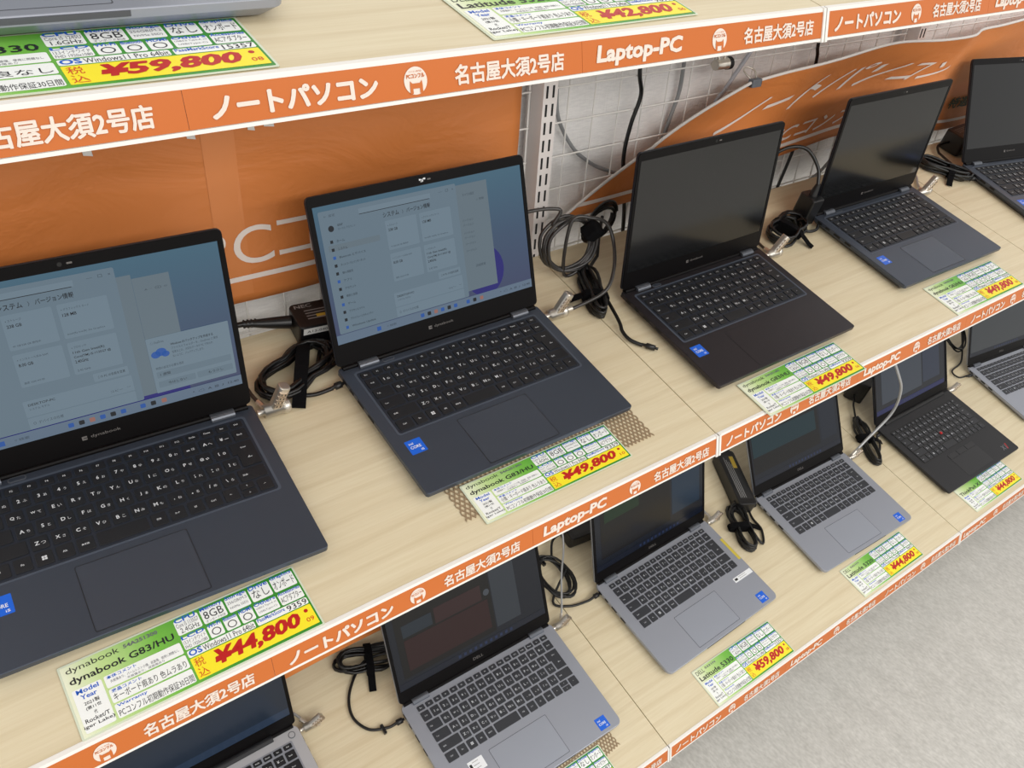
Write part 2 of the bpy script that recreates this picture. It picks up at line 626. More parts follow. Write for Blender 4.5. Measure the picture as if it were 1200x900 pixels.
# flat banner on the left
BX0, BX1, BZ0, BZ1 = -0.90, -0.041, 0.130, 0.46
def f1(u, v):
    x = BX0 + (BX1 - BX0) * u
    z = BZ0 + (BZ1 - BZ0) * v
    y = 0.4045 + 0.0022 * math.sin(9 * x + 14 * z) * math.sin(11 * z) + 0.0012 * math.sin(31 * x - 22 * z + 1)
    return (x, y, z)
ban, bo = sheet('orange_banner', f1, 60, 30, M_BANNER, 'flat orange vinyl banner with white lettering behind the two lit laptops')
def T1(p):
    q = Vector(f1((p[0] - BX0) / (BX1 - BX0), (p[1] - BZ0) / (BZ1 - BZ0))) - bo
    return (q.x, q.y - 0.0014 - p[2], q.z)
def banner_text(parent, t, x0, x1, y0, y1, w, T, skew=0.0):
    m = MB()
    for i in range(6):
        a = 2 * math.pi * i / 6
        dx, dy = w * math.cos(a), w * math.sin(a)
        m.text(t, x0 + dx, x1 + dx, y0 + dy, y1 + dy, i * 0.00004, M_BANTXT, -0.004, 0, (lambda p: T((p[0] + skew * (p[1] - y0), p[1], p[2]))), sub=0.02)
    return m.build('banner_lettering', parent)
for ch, a, c in (('P', -0.512, -0.466), ('C', -0.457, -0.409), ('コ', -0.402, -0.356), ('ン', -0.346, -0.300), ('フ', -0.292, -0.248), ('ル', -0.240, -0.188)):
    banner_text(ban, ch, a, c, 0.179, 0.226, 0.0004, T1)
m = MB()
m.loft([[T1((-0.86 + 0.75 * i / 80, c, 0)) for i in range(81)] for c in (0.159, 0.1622, 0.1655)], M_BANTXT, caps=False, closed=False)
m.build('underline', ban)
for (x, z, w, h) in ((-0.595, 0.338, 0.009, 0.014), (-0.491, 0.340, 0.009, 0.014), (-0.424, 0.340, 0.008, 0.014), (-0.405, 0.341, 0.012, 0.014)):
    m = MB()
    m.loft([[T1((a, c, d)) for a, c in ((x, z), (x + w, z - 0.002), (x + w * 0.8, z + h), (x - 0.001, z + h))] for d in (0.0, 0.0004)], M_LABELW)
    m.build('tape_tab', ban)
m = MB()
q, pp = subdiv([(-0.477, 0.14, 0), (-0.440, 0.14, 0), (-0.440, 0.455, 0), (-0.477, 0.455, 0)], [(0, 1, 2, 3)], 0.03)
m.add([T1((a[0], a[1], -0.0006)) for a in q], pp, mat('orange_tape', (216, 132, 70), 0.4))
m.build('joining_tape', ban)

# slumped banner on the right: skewed sideways, its upper part leaning forward
PS = spline([(0, .402, .0), (0, .400, .06), (0, .385, .12), (0, .355, .17), (0, .325, .205), (0, .305, .225), (0, .278, .262), (0, .265, .29)], 8)
PSL = [0]
for a, b_ in zip(PS[:-1], PS[1:]):
    PSL.append(PSL[-1] + (b_ - a).length)
def smooth(a, b_, x):
    k = max(0, min(1, (x - a) / (b_ - a)))
    return k * k * (3 - 2 * k)
def prof_at(s):
    s = max(0, min(s, PSL[-1] - 1e-6))
    for i in range(len(PS) - 1):
        if PSL[i + 1] >= s:
            k = (s - PSL[i]) / (PSL[i + 1] - PSL[i])
            return PS[i].lerp(PS[i + 1], k)
def g2(x, s, off=0.0):
    p = prof_at(s)
    d = (prof_at(s + 0.004) - prof_at(s - 0.004)).normalized()
    nn = Vector((0, -d.z, d.y))
    wob = 0.0045 * math.sin(6.5 * x + 9 * s) * min(1, s / 0.08) + 0.0016 * math.sin(23 * x - 30 * s) + 0.005 * math.exp(-((s - 0.075) / 0.02) ** 2) * (1 if x > 0.2 else 0)
    w = p + nn * (wob + off) + Vector((0, 0.045 * smooth(0.80, 1.10, x) * min(1.0, s / 0.25) ** 2 - 0.024 * math.exp(-((x - 0.911) / 0.12) ** 4), 0))
    return (x, w.y, w.z + 0.130 + 0.027 * math.exp(-((x - 0.75) / 0.25) ** 2) - 0.022 * smooth(0.85, 1.15, x))
def f2(u, v):
    X = 0.044 + 1.75 * (u ** 1.2)
    s = v * (0.188 + 0.040 * smooth(0.30, 0.62, X) + 0.055 * smooth(0.50, 0.85, X))
    return g2(X + 1.76 * s, s)
ban2, b2o = sheet('orange_banner', f2, 120, 26, M_BANNER, 'slumped orange banner leaning forward behind the dark-screened laptops right of the post')
def T2(p):
    return tuple(Vector(g2(p[0], p[1], 0.0016 + p[2])) - b2o)
def T2r(p):
    k = max(0.0, (p[0] - 0.36) / 0.62)
    return T2((p[0], p[1] + 0.028 * k ** 1.4, p[2]))
banner_text(ban2, 'ノートパソコン', 0.350, 0.950, 0.088, 0.134, 0.0010, T2r, 1.7)
banner_text(ban2, 'PCコンフル', 0.52, 0.80, 0.029, 0.052, 0.0007, T2, 1.2)
m = MB()
m.strike('特選', 1.122, 1.20, 0.048, 0.074, 0.0002, mat('dark_green_print', (34, 62, 34), 0.6), (0.001, 0.001, 0.00003), T2)
o = m.build('banner_lettering', ban2)
o['label'] = 'dark green characters near the far end'
m = MB()
NS = 140
m.loft([[T2((0.072 + c * 2 + (1.70 - 0.072) * i / NS, 0.0165 + c, 0.0002)) for i in range(NS + 1)] for c in (0.0, 0.0032, 0.0065)], M_BANTXT, caps=False, closed=False)
m.build('underline', ban2)
m = MB()
pts = []
for i in range(31):
    pts.append(tuple(Vector(f2(0, i / 30)) - b2o))
for i in range(1, 110):
    pts.append(tuple(Vector(f2(i / 120, 1)) - b2o))
m.tube(pts, 0.0025, mat('white_banner_hem', (220, 214, 210), 0.5), 6)
m.build('hem', ban2)
UP[0] = False

# orange sheet on the lower shelf
def f3(u, v):
    x = -0.90 + 0.60 * u
    y = 0.205 + 0.108 * v ** 0.8 + 0.0025 * math.sin(12 * x)
    return (x, y, -0.543 + 0.165 * v ** 1.1)
sheet('orange_banner', f3, 30, 14, M_BANNER, 'orange sheet sagging forward under the middle shelf at lower left, above the bottom shelf')
# ------------------------------------------------------------------ laptops
ROWS = [
 [('Esc', '', 1)] + [('F%d' % i, '', 1) for i in range(1, 13)] + [('PrtSc', '', 1), ('Pause', '', 1), ('Ins', '', 1), ('Del', '', 1)],
 [('半/全', '', 1), ('1', 'ぬ', 1), ('2', 'ふ', 1), ('3', 'あ', 1), ('4', 'う', 1), ('5', 'え', 1), ('6', 'お', 1), ('7', 'や', 1), ('8', 'ゆ', 1), ('9', 'よ', 1), ('0', 'わ', 1), ('-', 'ほ', 1), ('^', 'へ', 1), ('¥', 'ー', 1), ('Back', '', 1)],
 [('Tab', '', 1.5), ('Q', 'た', 1), ('W', 'て', 1), ('E', 'い', 1), ('R', 'す', 1), ('T', 'か', 1), ('Y', 'ん', 1), ('U', 'な', 1), ('I', 'に', 1), ('O', 'ら', 1), ('P', 'せ', 1), ('@', '゛', 1), ('[', '゜', 1), ('ENTER', '', 1.5)],
 [('Caps', '', 1.75), ('A', 'ち', 1), ('S', 'と', 1), ('D', 'し', 1), ('F', 'は', 1), ('G', 'き', 1), ('H', 'く', 1), ('J', 'ま', 1), ('K', 'の', 1), ('L', 'り', 1), (';', 'れ', 1), (':', 'け', 1), (']', 'む', 1)],
 [('Shift', '', 2.25), ('Z', 'つ', 1), ('X', 'さ', 1), ('C', 'そ', 1), ('V', 'ひ', 1), ('B', 'こ', 1), ('N', 'み', 1), ('M', 'も', 1), (',', 'ね', 1), ('.', 'る', 1), ('/', 'め', 1), ('\\', 'ろ', 1), ('Shift', '', 1.75)],
 [('Ctrl', '', 1.25), ('Fn', '', 1), ('WIN', '', 1), ('Alt', '', 1), ('無変換', '', 1), ('', '', 2.75), ('変換', '', 1), ('カナ', '', 1), ('▤', '', 1), ('Ctrl', '', 1), ('←', '', 1), ('ARROWS', '', 1), ('→', '', 1)],
]
def build_keyboard(t, sp):
    x0, x1, y0, y1 = sp['kb']
    zt = sp['deck_z']
    u = (x1 - x0) / 15.0
    rowh = (y1 - y0) / 5.62
    gap = sp.get('gap', 0.0024)
    km, lm, tm = sp['key'], sp['legend'], sp['tray']
    m = MB()
    if sp.get('frame'):
        m.slab(x0 - 0.0045, x1 + 0.0045, y0 - 0.0035, y1 + 0.0042, zt, zt + 0.00025, sp['frame'], 0.004)
        m.slab(x0 - 0.0018, x1 + 0.0018, y0 - 0.0015, y1 + 0.0015, zt, zt + 0.0004, tm, 0.003)
        zk = zt + 0.0004
    else:
        m.slab(x0 - 0.0012, x1 + 0.0012, y0 - 0.0012, y1 + 0.0012, zt, zt + 0.0002, tm, 0.002)
        zk = zt + 0.0002
    kb = m.build('keyboard', t)
    kh = sp.get('keyh', 0.0011)
    hs = 0.00012
    def legend(m, lab, kana, w, h):
        z = kh + hs
        if lab == 'WIN':
            for i in (0, 1):
                for j in (0, 1):
                    m.flat(-0.0022 + i * 0.0024, -0.0002 + i * 0.0024, -0.0022 + j * 0.0024, -0.0002 + j * 0.0024, z, lm)
        elif len(lab) == 1 and kana:
            m.text(lab, -w * 0.30, -w * 0.02, -0.0021, 0.0021 if lab not in '-.,' else -0.0006, z, lm, 0.02, 0, None, True)
            m.text(kana, w * 0.06, w * 0.34, -0.0024, 0.0008, z, lm, 0.0, 0, None, True)
        elif lab and lab != 'ENTER':
            hh = min(0.0011, h * 0.22)
            m.text(lab, -w * 0.36, w * 0.30, -hh, hh, z, lm, 0.01, 0, None, True, 'l' if w > 0.02 else 'c')
    y = y1
    for ri, row in enumerate(ROWS):
        h = rowh * (0.62 if ri == 0 else 1.0)
        tot = sum(k[2] for k in row)
        uu = u * (15.0 / 17.0) if ri == 0 else u
        x = x0
        for lab, kana, wd in row:
            w = wd * uu
            cx, cy = x + w / 2, y - h / 2
            if lab == 'ENTER':
                m = MB()
                g = gap / 2
                a = 1.5 * u / 2
                k = 0.25 * u
                poly = [(-a + k + g, -h * 1.5 + g), (a - g, -h * 1.5 + g), (a - g, h / 2 - g), (-a + g, h / 2 - g), (-a + g, -h / 2 + g), (-a + k + g, -h / 2 + g)]
                m.prism(poly, 0, kh, km)
                m.text('Enter', -a * 0.4, a * 0.6, -0.001, 0.001, kh + hs, lm, 0.01, 0, None, True)
                m.text('←', -a * 0.2, a * 0.7, -h * 0.95, -h * 0.72, kh + hs, lm, 0.01, 0, None, True)
                m.build('key', kb, (cx, cy, zk))
            elif lab == 'ARROWS':
                for s2, l2 in ((1, '↑'), (-1, '↓')):
                    m = MB()
                    hh = h / 2
                    m.slab(-w / 2 + gap / 2, w / 2 - gap / 2, -hh / 2 + gap / 4, hh / 2 - gap / 4, 0, kh, km, 0.001, 0.0003)
                    m.text(l2, -0.001, 0.001, -0.001, 0.001, kh + hs, lm, 0.01, 0, None, True)
                    m.build('key', kb, (cx, cy + s2 * hh / 2, zk))
            else:
                m = MB()
                m.slab(-w / 2 + gap / 2, w / 2 - gap / 2, -h / 2 + gap / 2, h / 2 - gap / 2, 0, kh, km, 0.0014, 0.0003, n=3)
                if not (ri == 0 and sp.get('nof')):
                    legend(m, lab, kana, w - gap, h - gap)
                m.build('key', kb, (cx, cy, zk))
            x += w
        y -= h
    return kb

def bar_line(m, x0, x1, v, h, mt, z):
    m.flat(x0, x1, v - h / 2, v + h / 2, z, mt)

def desk_material():
    m = scr('lit_desktop_wallpaper', (70, 100, 124), 0.75)
    nt = m.node_tree
    v = mapped(nt, (1, 1, 1))
    sp_ = nt.nodes.new('ShaderNodeSeparateXYZ')
    nt.links.new(v, sp_.inputs[0])
    mr = nt.nodes.new('ShaderNodeMapRange')
    mr.inputs['From Min'].default_value = 0.03
    mr.inputs['From Max'].default_value = 0.19
    nt.links.new(sp_.outputs['Y'], mr.inputs['Value'])
    c = ramp(nt, mr.outputs['Result'], [(0.0, (70, 78, 112)), (0.5, (70, 92, 120)), (1.0, (74, 112, 134))])
    nt.links.new(c, nt.nodes['Principled BSDF'].inputs['Emission Color'])
    return m
S_DESK = desk_material()
S_WIN = scr('lit_window_grey', (118, 140, 156), 0.66)
S_WIN2 = scr('lit_window_back', (116, 134, 146), 0.66)
S_CARD = scr('lit_card', (126, 148, 164), 0.68)
S_TXT = scr('lit_text_dark', (24, 30, 38), 0.7)
S_TXT2 = scr('lit_text_grey', (66, 80, 92), 0.7)
S_TASK = scr('lit_taskbar', (108, 128, 150), 0.72)
S_BLOOM = scr('lit_bloom_blue', (36, 34, 120), 0.8)
S_ICON = scr('lit_icon_blue', (40, 90, 170), 0.8)
S_ICON2 = scr('lit_icon_red', (160, 110, 100), 0.8)

def settings_screen(m, z, side, toast):
    e = 0.00012
    DX0, DX1, DY0, DY1 = 0.0065, 0.2995, 0.0285, 0.1925
    m.flat(DX0, DX1, DY0, DY1, z, S_DESK)
    if not toast:
        m.quad([(0.226 + 0.031 * math.cos(a), 0.068 + 0.033 * math.sin(a), z + e) for a in [2 * math.pi * i / 30 for i in range(30)]], S_BLOOM)
    else:
        m.flat(0.0115, 0.245, 0.0395, 0.045, z + e, S_BLOOM)
    if toast:
        m.flat(0.19, 0.211, 0.044, 0.1755, z + 1.5 * e, S_WIN2)
        m.flat(0.2112, 0.2468, 0.044, 0.1710, z + 2 * e, S_WIN2)
        m.text('A ···  ⊕  ⊙', 0.221, 0.243, 0.156, 0.159, z + 3 * e, S_TXT2, 0.01)
    else:
        m.flat(0.19, 0.2445, 0.047, 0.1835, z + 2 * e, S_WIN2)
        m.text('すべての設定', 0.206, 0.224, 0.1685, 0.172, z + 3 * e, S_TXT2)
        m.text('⊙ 更新', 0.226, 0.238, 0.160, 0.163, z + 3 * e, S_TXT2)
        for v in (0.137, 0.131, 0.121, 0.115, 0.107, 0.098):
            m.text('バージョン', 0.202, 0.218, v, v + 0.003, z + 3 * e, S_TXT2)
        m.text('詳細情報', 0.214, 0.229, 0.076, 0.0795, z + 3 * e, S_TXT2)
    z += 4 * e
    m.flat(0.0115, 0.1975, 0.0405, 0.1865, z, S_WIN, 0.002)
    z += e
    m.text('—   □   ×', 0.172, 0.194, 0.179, 0.182, z, S_TXT2)
    m.text('←  設定', 0.018, 0.032, 0.179, 0.182, z, S_TXT2)
    m.flat(0.062, 0.160, 0.1755, 0.1815, z, S_CARD)
    m.flat(0.062, 0.158, 0.1748, 0.1755, z + e, S_TXT)
    m.text('システム', 0.0925, 0.114, 0.1648, 0.1705, z + e, S_TXT, 0.012)
    m.text('›', 0.1185, 0.1200, 0.1650, 0.1695, z + e, S_TXT2)
    m.text('バージョン情報', 0.1245, 0.158, 0.1648, 0.1705, z + e, S_TXT, 0.012)
    cards = [(0.0935, 0.1365, 0.125, 0.1605, 'ストレージ', ['238 GB'], '43 GB/238 GB 使用中'),
             (0.1410, 0.1860, 0.125, 0.1605, 'グラフィックス カード', ['128 MB'], 'Intel(R) Iris(R) Xe Graphics'),
             (0.0935, 0.1365, 0.0860, 0.1205, 'インストール済み RAM', ['8.00 GB'], '速度 3200 MT/秒'),
             (0.1410, 0.1860, 0.0860, 0.1205, 'プロセッサ', ['11th Gen Intel(R)', 'Core(TM) i5-1135G7 @', '2.40GHz'], '2.42 GHz')]
    for x0, x1, y0, y1, hd, body, foot in cards:
        m.flat(x0, x1, y0, y1, z, S_CARD, 0.0015)
        m.text('▪ ' + hd, x0 + 0.003, x0 + 0.003 + 0.0019 * (len(hd) + 2), y1 - 0.0070, y1 - 0.0045, z + e, S_TXT2)
        for k, bt in enumerate(body):
            wd = 0.0125 if len(body) == 1 else 0.0017 * len(bt)
            m.text(bt, x0 + 0.003, x0 + 0.003 + wd, y1 - 0.0130 - 0.0048 * k, y1 - 0.0098 - 0.0048 * k, z + e, S_TXT, 0.012)
        m.text(foot, x0 + 0.003, x0 + 0.003 + min(0.0015 * len(foot), 0.034), y0 + 0.003, y0 + 0.0053, z + e, S_TXT2)
    m.flat(0.156, 0.189, 0.0735, 0.0825, z, S_CARD, 0.001)
    m.text('この PC の名前を変更', 0.160, 0.186, 0.0765, 0.0795, z + e, S_TXT)
    m.flat(0.0900, 0.1905, 0.0540, 0.0715, z, S_CARD, 0.001)
    m.text('DESKTOP-PC', 0.094, 0.118, 0.0655, 0.0680, z + e, S_TXT, 0.01)
    m.text('システム モデル', 0.094, 0.112, 0.0610, 0.0635, z + e, S_TXT2)
    m.flat(0.0900, 0.1905, 0.0410, 0.0530, z, S_CARD, 0.001)
    m.text('○  デバイスの仕様', 0.094, 0.121, 0.0450, 0.0485, z + e, S_TXT2)
    m.text('コピー   ﹀', 0.168, 0.188, 0.0575, 0.0600, z + e, S_TXT2)
    if side:
        m.quad([(0.0245 + 0.0036 * math.cos(a), 0.1655 + 0.0036 * math.sin(a), z + e) for a in [2 * math.pi * i / 16 for i in range(16)]], S_TXT)
        m.text('user', 0.033, 0.040, 0.167, 0.1695, z + e, S_TXT)
        m.text('ローカル アカウント', 0.033, 0.055, 0.1625, 0.165, z + e, S_TXT2)
        m.flat(0.017, 0.084, 0.1395, 0.1465, z, S_WIN2, 0.001)
        names = ['ホーム', 'システム', 'Bluetooth とデバイス', 'ネットワークとインターネット', '個人用設定', 'アプリ', 'アカウント', '時刻と言語', 'ゲーム', 'アクセシビリティ', 'プライバシーとセキュリティ', 'Windows Update']
        for k, nme in enumerate(names):
            v = 0.1505 - 0.0094 * k
            m.flat(0.0205, 0.0240, v - 0.0018, v + 0.0018, z + e, S_TXT if k % 3 != 2 else S_ICON)
            m.text(nme, 0.0285, 0.0285 + min(0.0020 * len(nme) + 0.004, 0.036), v - 0.0016, v + 0.0014, z + e, S_TXT)
    if toast:
        z += 2 * e
        m.flat(0.211, 0.2955, 0.0435, 0.1055, z, S_CARD, 0.001)
        z += e
        m.text('☁ OneDrive', 0.2145, 0.228, 0.0985, 0.1015, z, S_TXT2)
        for cx, cy, r in ((0.218, 0.0865, 0.0048), (0.2235, 0.0885, 0.0055), (0.2275, 0.0855, 0.0040)):
            m.quad([(cx + r * math.cos(a), cy + r * 0.8 * math.sin(a), z) for a in [2 * math.pi * i / 18 for i in range(18)]], S_ICON)
        m.text('Windows のバックアップを作成する', 0.234, 0.278, 0.0930, 0.0962, z, S_TXT, 0.012)
        for k, s in enumerate(('ファイルとフォルダーを、OneDrive に保存', '写真などの、大切なデータが PC で失われ', 'ないように、バックアップします。')):
            m.text(s, 0.234, 0.234 + 0.0028 * len(s) * 0.72, 0.0885 - 0.0045 * k, 0.0915 - 0.0045 * k, z, S_TXT2)
        m.text('時間の設定が必要な項目', 0.215, 0.243, 0.0695, 0.0725, z, S_TXT2)
        m.flat(0.2145, 0.2925, 0.0600, 0.0670, z, S_WIN, 0.0008)
        m.text('1 週間', 0.218, 0.228, 0.0620, 0.0650, z + e, S_TXT)
        m.flat(0.2145, 0.2525, 0.0490, 0.0560, z, S_WIN, 0.0008)
        m.flat(0.2545, 0.2925, 0.0490, 0.0560, z, S_WIN, 0.0008)
        m.text('今はしない', 0.224, 0.243, 0.0510, 0.0540, z + e, S_TXT)
        m.text('もう少し', 0.266, 0.282, 0.0510, 0.0540, z + e, S_TXT)
    m.flat(DX0, DX1, DY0, 0.0398, z, S_TASK)
    ics = [S_ICON, S_TXT, S_ICON2, S_ICON, S_TXT, S_ICON, S_ICON, S_TXT, S_ICON2]
    xs = [0.125, 0.135, 0.145, 0.155, 0.165, 0.175, 0.1945, 0.205, 0.216]
    for x, i in zip(xs, ics):
        m.flat(x - 0.0026, x + 0.0026, 0.0318, 0.0366, z + e, i, 0.001)
    m.flat(0.060, 0.0655, 0.0315, 0.0367, z + e, S_ICON)
    m.text('⚲ 検索', 0.074, 0.087, 0.0325, 0.0355, z + e, S_TXT2)
    m.text('˄  ☁  A  ⊞  ♪  12:40', 0.246, 0.296, 0.0325, 0.0355, z + e, S_TXT)

def dim_screen(kind):
    def f(m, z):
        e = 0.00012
        X0, X1, Y0, Y1 = 0.0065, 0.2995, 0.0225, 0.1945
        base = scr('dim_panel_navy', (16, 22, 34), 0.8, 0.16)
        m.flat(X0, X1, Y0, Y1, z, base)
        tk = scr('dim_panel_taskbar', (18, 25, 42), 0.7, 0.16)
        if kind == 'red':
            m.flat(0.018, 0.198, 0.040, 0.168, z + e, scr('dim_window_black', (12, 10, 12), 0.7, 0.16))
            m.flat(0.030, 0.190, 0.050, 0.105, z + 2 * e, scr('dim_window_red', (44, 16, 18), 0.8, 0.16))
            m.flat(0.030, 0.085, 0.110, 0.132, z + 2 * e, scr('dim_window_slate', (34, 44, 54), 0.8, 0.16))
            m.flat(0.090, 0.180, 0.108, 0.136, z + 2 * e, scr('dim_window_rose', (50, 26, 28), 0.8, 0.16))
            m.flat(0.200, 0.250, 0.045, 0.165, z + e, scr('dim_window_grey', (50, 56, 64), 0.8, 0.16))
            m.quad([(0.190 + 0.006 * math.cos(a), 0.118 + 0.006 * math.sin(a), z + 3 * e) for a in [2 * math.pi * i / 18 for i in range(18)]], scr('dim_disc', (70, 76, 84), 0.8, 0.16))
        elif kind == 'green':
            m.flat(0.020, 0.205, 0.045, 0.175, z + e, scr('dim_window_black', (12, 10, 12), 0.7, 0.16))
            m.flat(0.030, 0.120, 0.120, 0.150, z + 2 * e, scr('dim_window_green', (18, 46, 24), 0.8, 0.16))
            m.flat(0.210, 0.290, 0.055, 0.160, z + e, scr('dim_window_blue', (24, 46, 66), 0.8, 0.16))
        elif kind == 'teal':
            m.flat(0.010, 0.230, 0.045, 0.180, z + e, scr('dim_window_black', (12, 10, 12), 0.7, 0.16))
            m.flat(0.012, 0.220, 0.082, 0.128, z + 2 * e, scr('dim_band_teal', (16, 46, 54), 0.8, 0.16))  # dim teal band across the panel
            m.flat(0.235, 0.290, 0.050, 0.165, z + e, scr('dim_window_night', (22, 30, 44), 0.8, 0.16))
        elif kind == 'blue':
            m.flat(0.030, 0.200, 0.045, 0.170, z + e, scr('dim_window_smoke', (58, 66, 78), 0.8, 0.16))
            m.flat(0.205, 0.280, 0.050, 0.160, z + e, scr('dim_window_haze', (40, 50, 70), 0.8, 0.16))
            tk = scr('dim_panel_bluebar', (22, 30, 84), 0.8, 0.16)
        elif kind == 'grey':
            m.flat(0.010, 0.290, 0.030, 0.185, z + e, scr('dim_reflection_grey', (62, 66, 70), 0.8, 0.16))  # grey reflection on the glass painted as a dim glowing panel
        m.flat(X0, X1, Y0, 0.034, z + 2 * e, tk)
        for k in range(11):
            m.flat(0.118 + 0.0105 * k, 0.123 + 0.0105 * k, 0.0255, 0.031, z + 3 * e, scr('dim_icon', (34, 50, 86), 0.7, 0.16))
    return f

def display_mesh(sp, paint):
    m = MB()
    z = 0.0003
    x0, x1, y0, y1 = sp['disp']
    if paint:
        paint(m, z)
    else:
        m.flat(x0, x1, y0, y1, z, M_OFF)
    return m

def make_laptop(sp, name, label, group=None):
    t = thing(name, label, 'laptop', group=group)
    w, d, dz = sp['w'], sp['d'], sp['deck_z']
    dk = sp['deck']
    m = MB()
    m.slab(0, w, 0, d, 0.0025, dz, dk, sp.get('r', 0.006), 0.0008, 0.0075, n=5)
    if sp.get('notch'):
        a, c = sp['notch']
        m.slab(a, c, -0.0008, 0.004, dz - 0.0045, dz - 0.001, sp['groove'], 0.0005)
    base = m.build('base', t)
    for fx in (0.03, w - 0.03):
        for fy in (0.02, d - 0.02):
            m = MB()
            m.slab(-0.012, 0.012, -0.004, 0.004, 0, 0.0026, M_FOOT, 0.003)
            m.build('rubber_foot', t, (fx, fy, 0))
    # touchpad
    a, c, e, f = sp['pad']
    m = MB()
    m.slab(a - 0.0008, c + 0.0008, e - 0.0008, f + 0.0008, dz, dz + 0.00012, sp['groove'], 0.002)
    m.slab(a, c, e, f, dz, dz + 0.0002, sp['padm'], 0.0018)
    pad = m.build('touchpad', t)
    build_keyboard(t, sp)
    # ports on both sides
    for (py, pl) in sp.get('ports', ((0.19, 0.009), (0.172, 0.009), (0.15, 0.014), (0.125, 0.013))):
        m = MB()
        m.slab(-0.0004, 0.0004, -pl / 2, pl / 2, -0.0018, 0.0018, M_PORT)
        m.build('port', t, (0, py, 0.0125))
        m = MB()
        m.slab(-0.0004, 0.0004, -pl / 2, pl / 2, -0.0018, 0.0018, M_PORT)
        m.build('port', t, (w, py - 0.01, 0.0125))
    # hinges
    hy, hz = d - 0.001, dz + 0.002
    for (ha, hb) in sp['hinges']:
        m = MB()
        ring = lambda x: [(x, hy - 0.004 + 0.0058 * math.cos(q), hz - 0.001 + 0.0042 * math.sin(q)) for q in [2 * math.pi * i / 14 for i in range(14)]]
        m.loft([ring(ha), ring(hb)], sp['hingem'])
        m.build('hinge', t)
    m = MB()
    ring = lambda x: [(x, hy - 0.0005 + 0.0042 * math.cos(q), hz - 0.0018 + 0.0036 * math.sin(q)) for q in [2 * math.pi * i / 12 for i in range(12)]]
    m.loft([ring(0.006), ring(w - 0.006)], M_BEZEL)
    m.build('hinge_cover', t)
    if sp.get('power'):
        m = MB()
        px, py, pw, ph = sp['power']
        m.slab(px - pw / 2, px + pw / 2, py - ph / 2, py + ph / 2, dz, dz + 0.0005, sp['powerm'], min(pw, ph) / 2, 0.0002)
        m.slab(px - pw / 2 + 0.0012, px + pw / 2 - 0.0012, py - ph / 2 + 0.0012, py + ph / 2 - 0.0012, dz, dz + 0.0007, sp['deck'], min(pw, ph) / 2 - 0.0012)
        m.build('power_button', t)
    # lid: local x right, y up the lid, z towards the user
    lh = sp['lidh']
    lo = bpy.data.objects.new('lid', None)
    m = MB()
    m.slab(0, w, 0.001, lh, -0.0055, -0.0008, sp['lidm'], 0.006, 0.0005, 0.0015)
    lid = m.build('lid', t, (0, hy, hz))
    bpy.data.objects.remove(lo)
    x0, x1, y0, y1 = sp['disp']
    m = MB()
    # bezel: ring around the display
    out = rr(0.0006, w - 0.0006, 0.0016, lh - 0.0006, 0.0055, 4)
    inn = rr(x0, x1, y0, y1, 0.001, 4)
    n = len(out)
    zo, zi = 0.0008, 0.0008
    vs = [(x, y, -0.0008) for x, y in out] + [(x, y, zo) for x, y in out] + [(x, y, zi) for x, y in inn] + [(x, y, -0.0004) for x, y in inn]
    fs = []
    for i in range(n):
        j = (i + 1) % n
        fs += [(i, j, n + j, n + i), (n + i, n + j, 2 * n + j, 2 * n + i), (2 * n + i, 2 * n + j, 3 * n + j, 3 * n + i)]
    m.add(vs, fs, M_BEZEL)
    m.build('bezel', lid)
    disp = display_mesh(sp, None).build('display', lid)
    m = MB()
    m.quad([(w / 2 + 0.0022 * math.cos(q), lh - 0.0065 + 0.0022 * math.sin(q), 0.0010) for q in [2 * math.pi * i / 14 for i in range(14)]], M_PORT)
    m.flat(w / 2 + 0.006, w / 2 + 0.011, lh - 0.0074, lh - 0.0056, 0.0010, M_BEZELTXT, 0.0006)
    m.build('webcam', lid)
    if sp.get('logo'):
        m = MB()
        lt, lx0, lx1, ly0, ly1 = sp['logo']
        m.text(lt, lx0, lx1, ly0, ly1, 0.0010, M_BEZELTXT, 0.0)
        if lt == 'dynabook':
            m.flat(lx0 - 0.0085, lx0 - 0.0035, ly0, ly1, 0.0010, M_BEZELTXT, 0.0004)
            m.flat(lx0 - 0.0070, lx0 - 0.0035, ly0 + 0.0018, ly0 + 0.0026, 0.0012, M_BEZEL)
        m.build('lid_logo', lid)
    return t

def intel_sticker(root, x0, y0, s, dz):
    m = MB()
    z = dz
    m.slab(x0, x0 + s, y0, y0 + s, z, z + 0.00025, M_BLUE, 0.0008)
    z += 0.0004
    m.text('intel', x0 + s * 0.16, x0 + s * 0.44, y0 + s * 0.66, y0 + s * 0.82, z, M_STKW, 0.01)
    m.text('CORE', x0 + s * 0.14, x0 + s * 0.80, y0 + s * 0.36, y0 + s * 0.56, z, M_STKW, 0.015)
    m.text('i5', x0 + s * 0.66, x0 + s * 0.84, y0 + s * 0.10, y0 + s * 0.24, z, M_STKW, 0.01)
    o = m.build('processor_sticker', root)
    o['label'] = 'blue processor sticker'
    return o

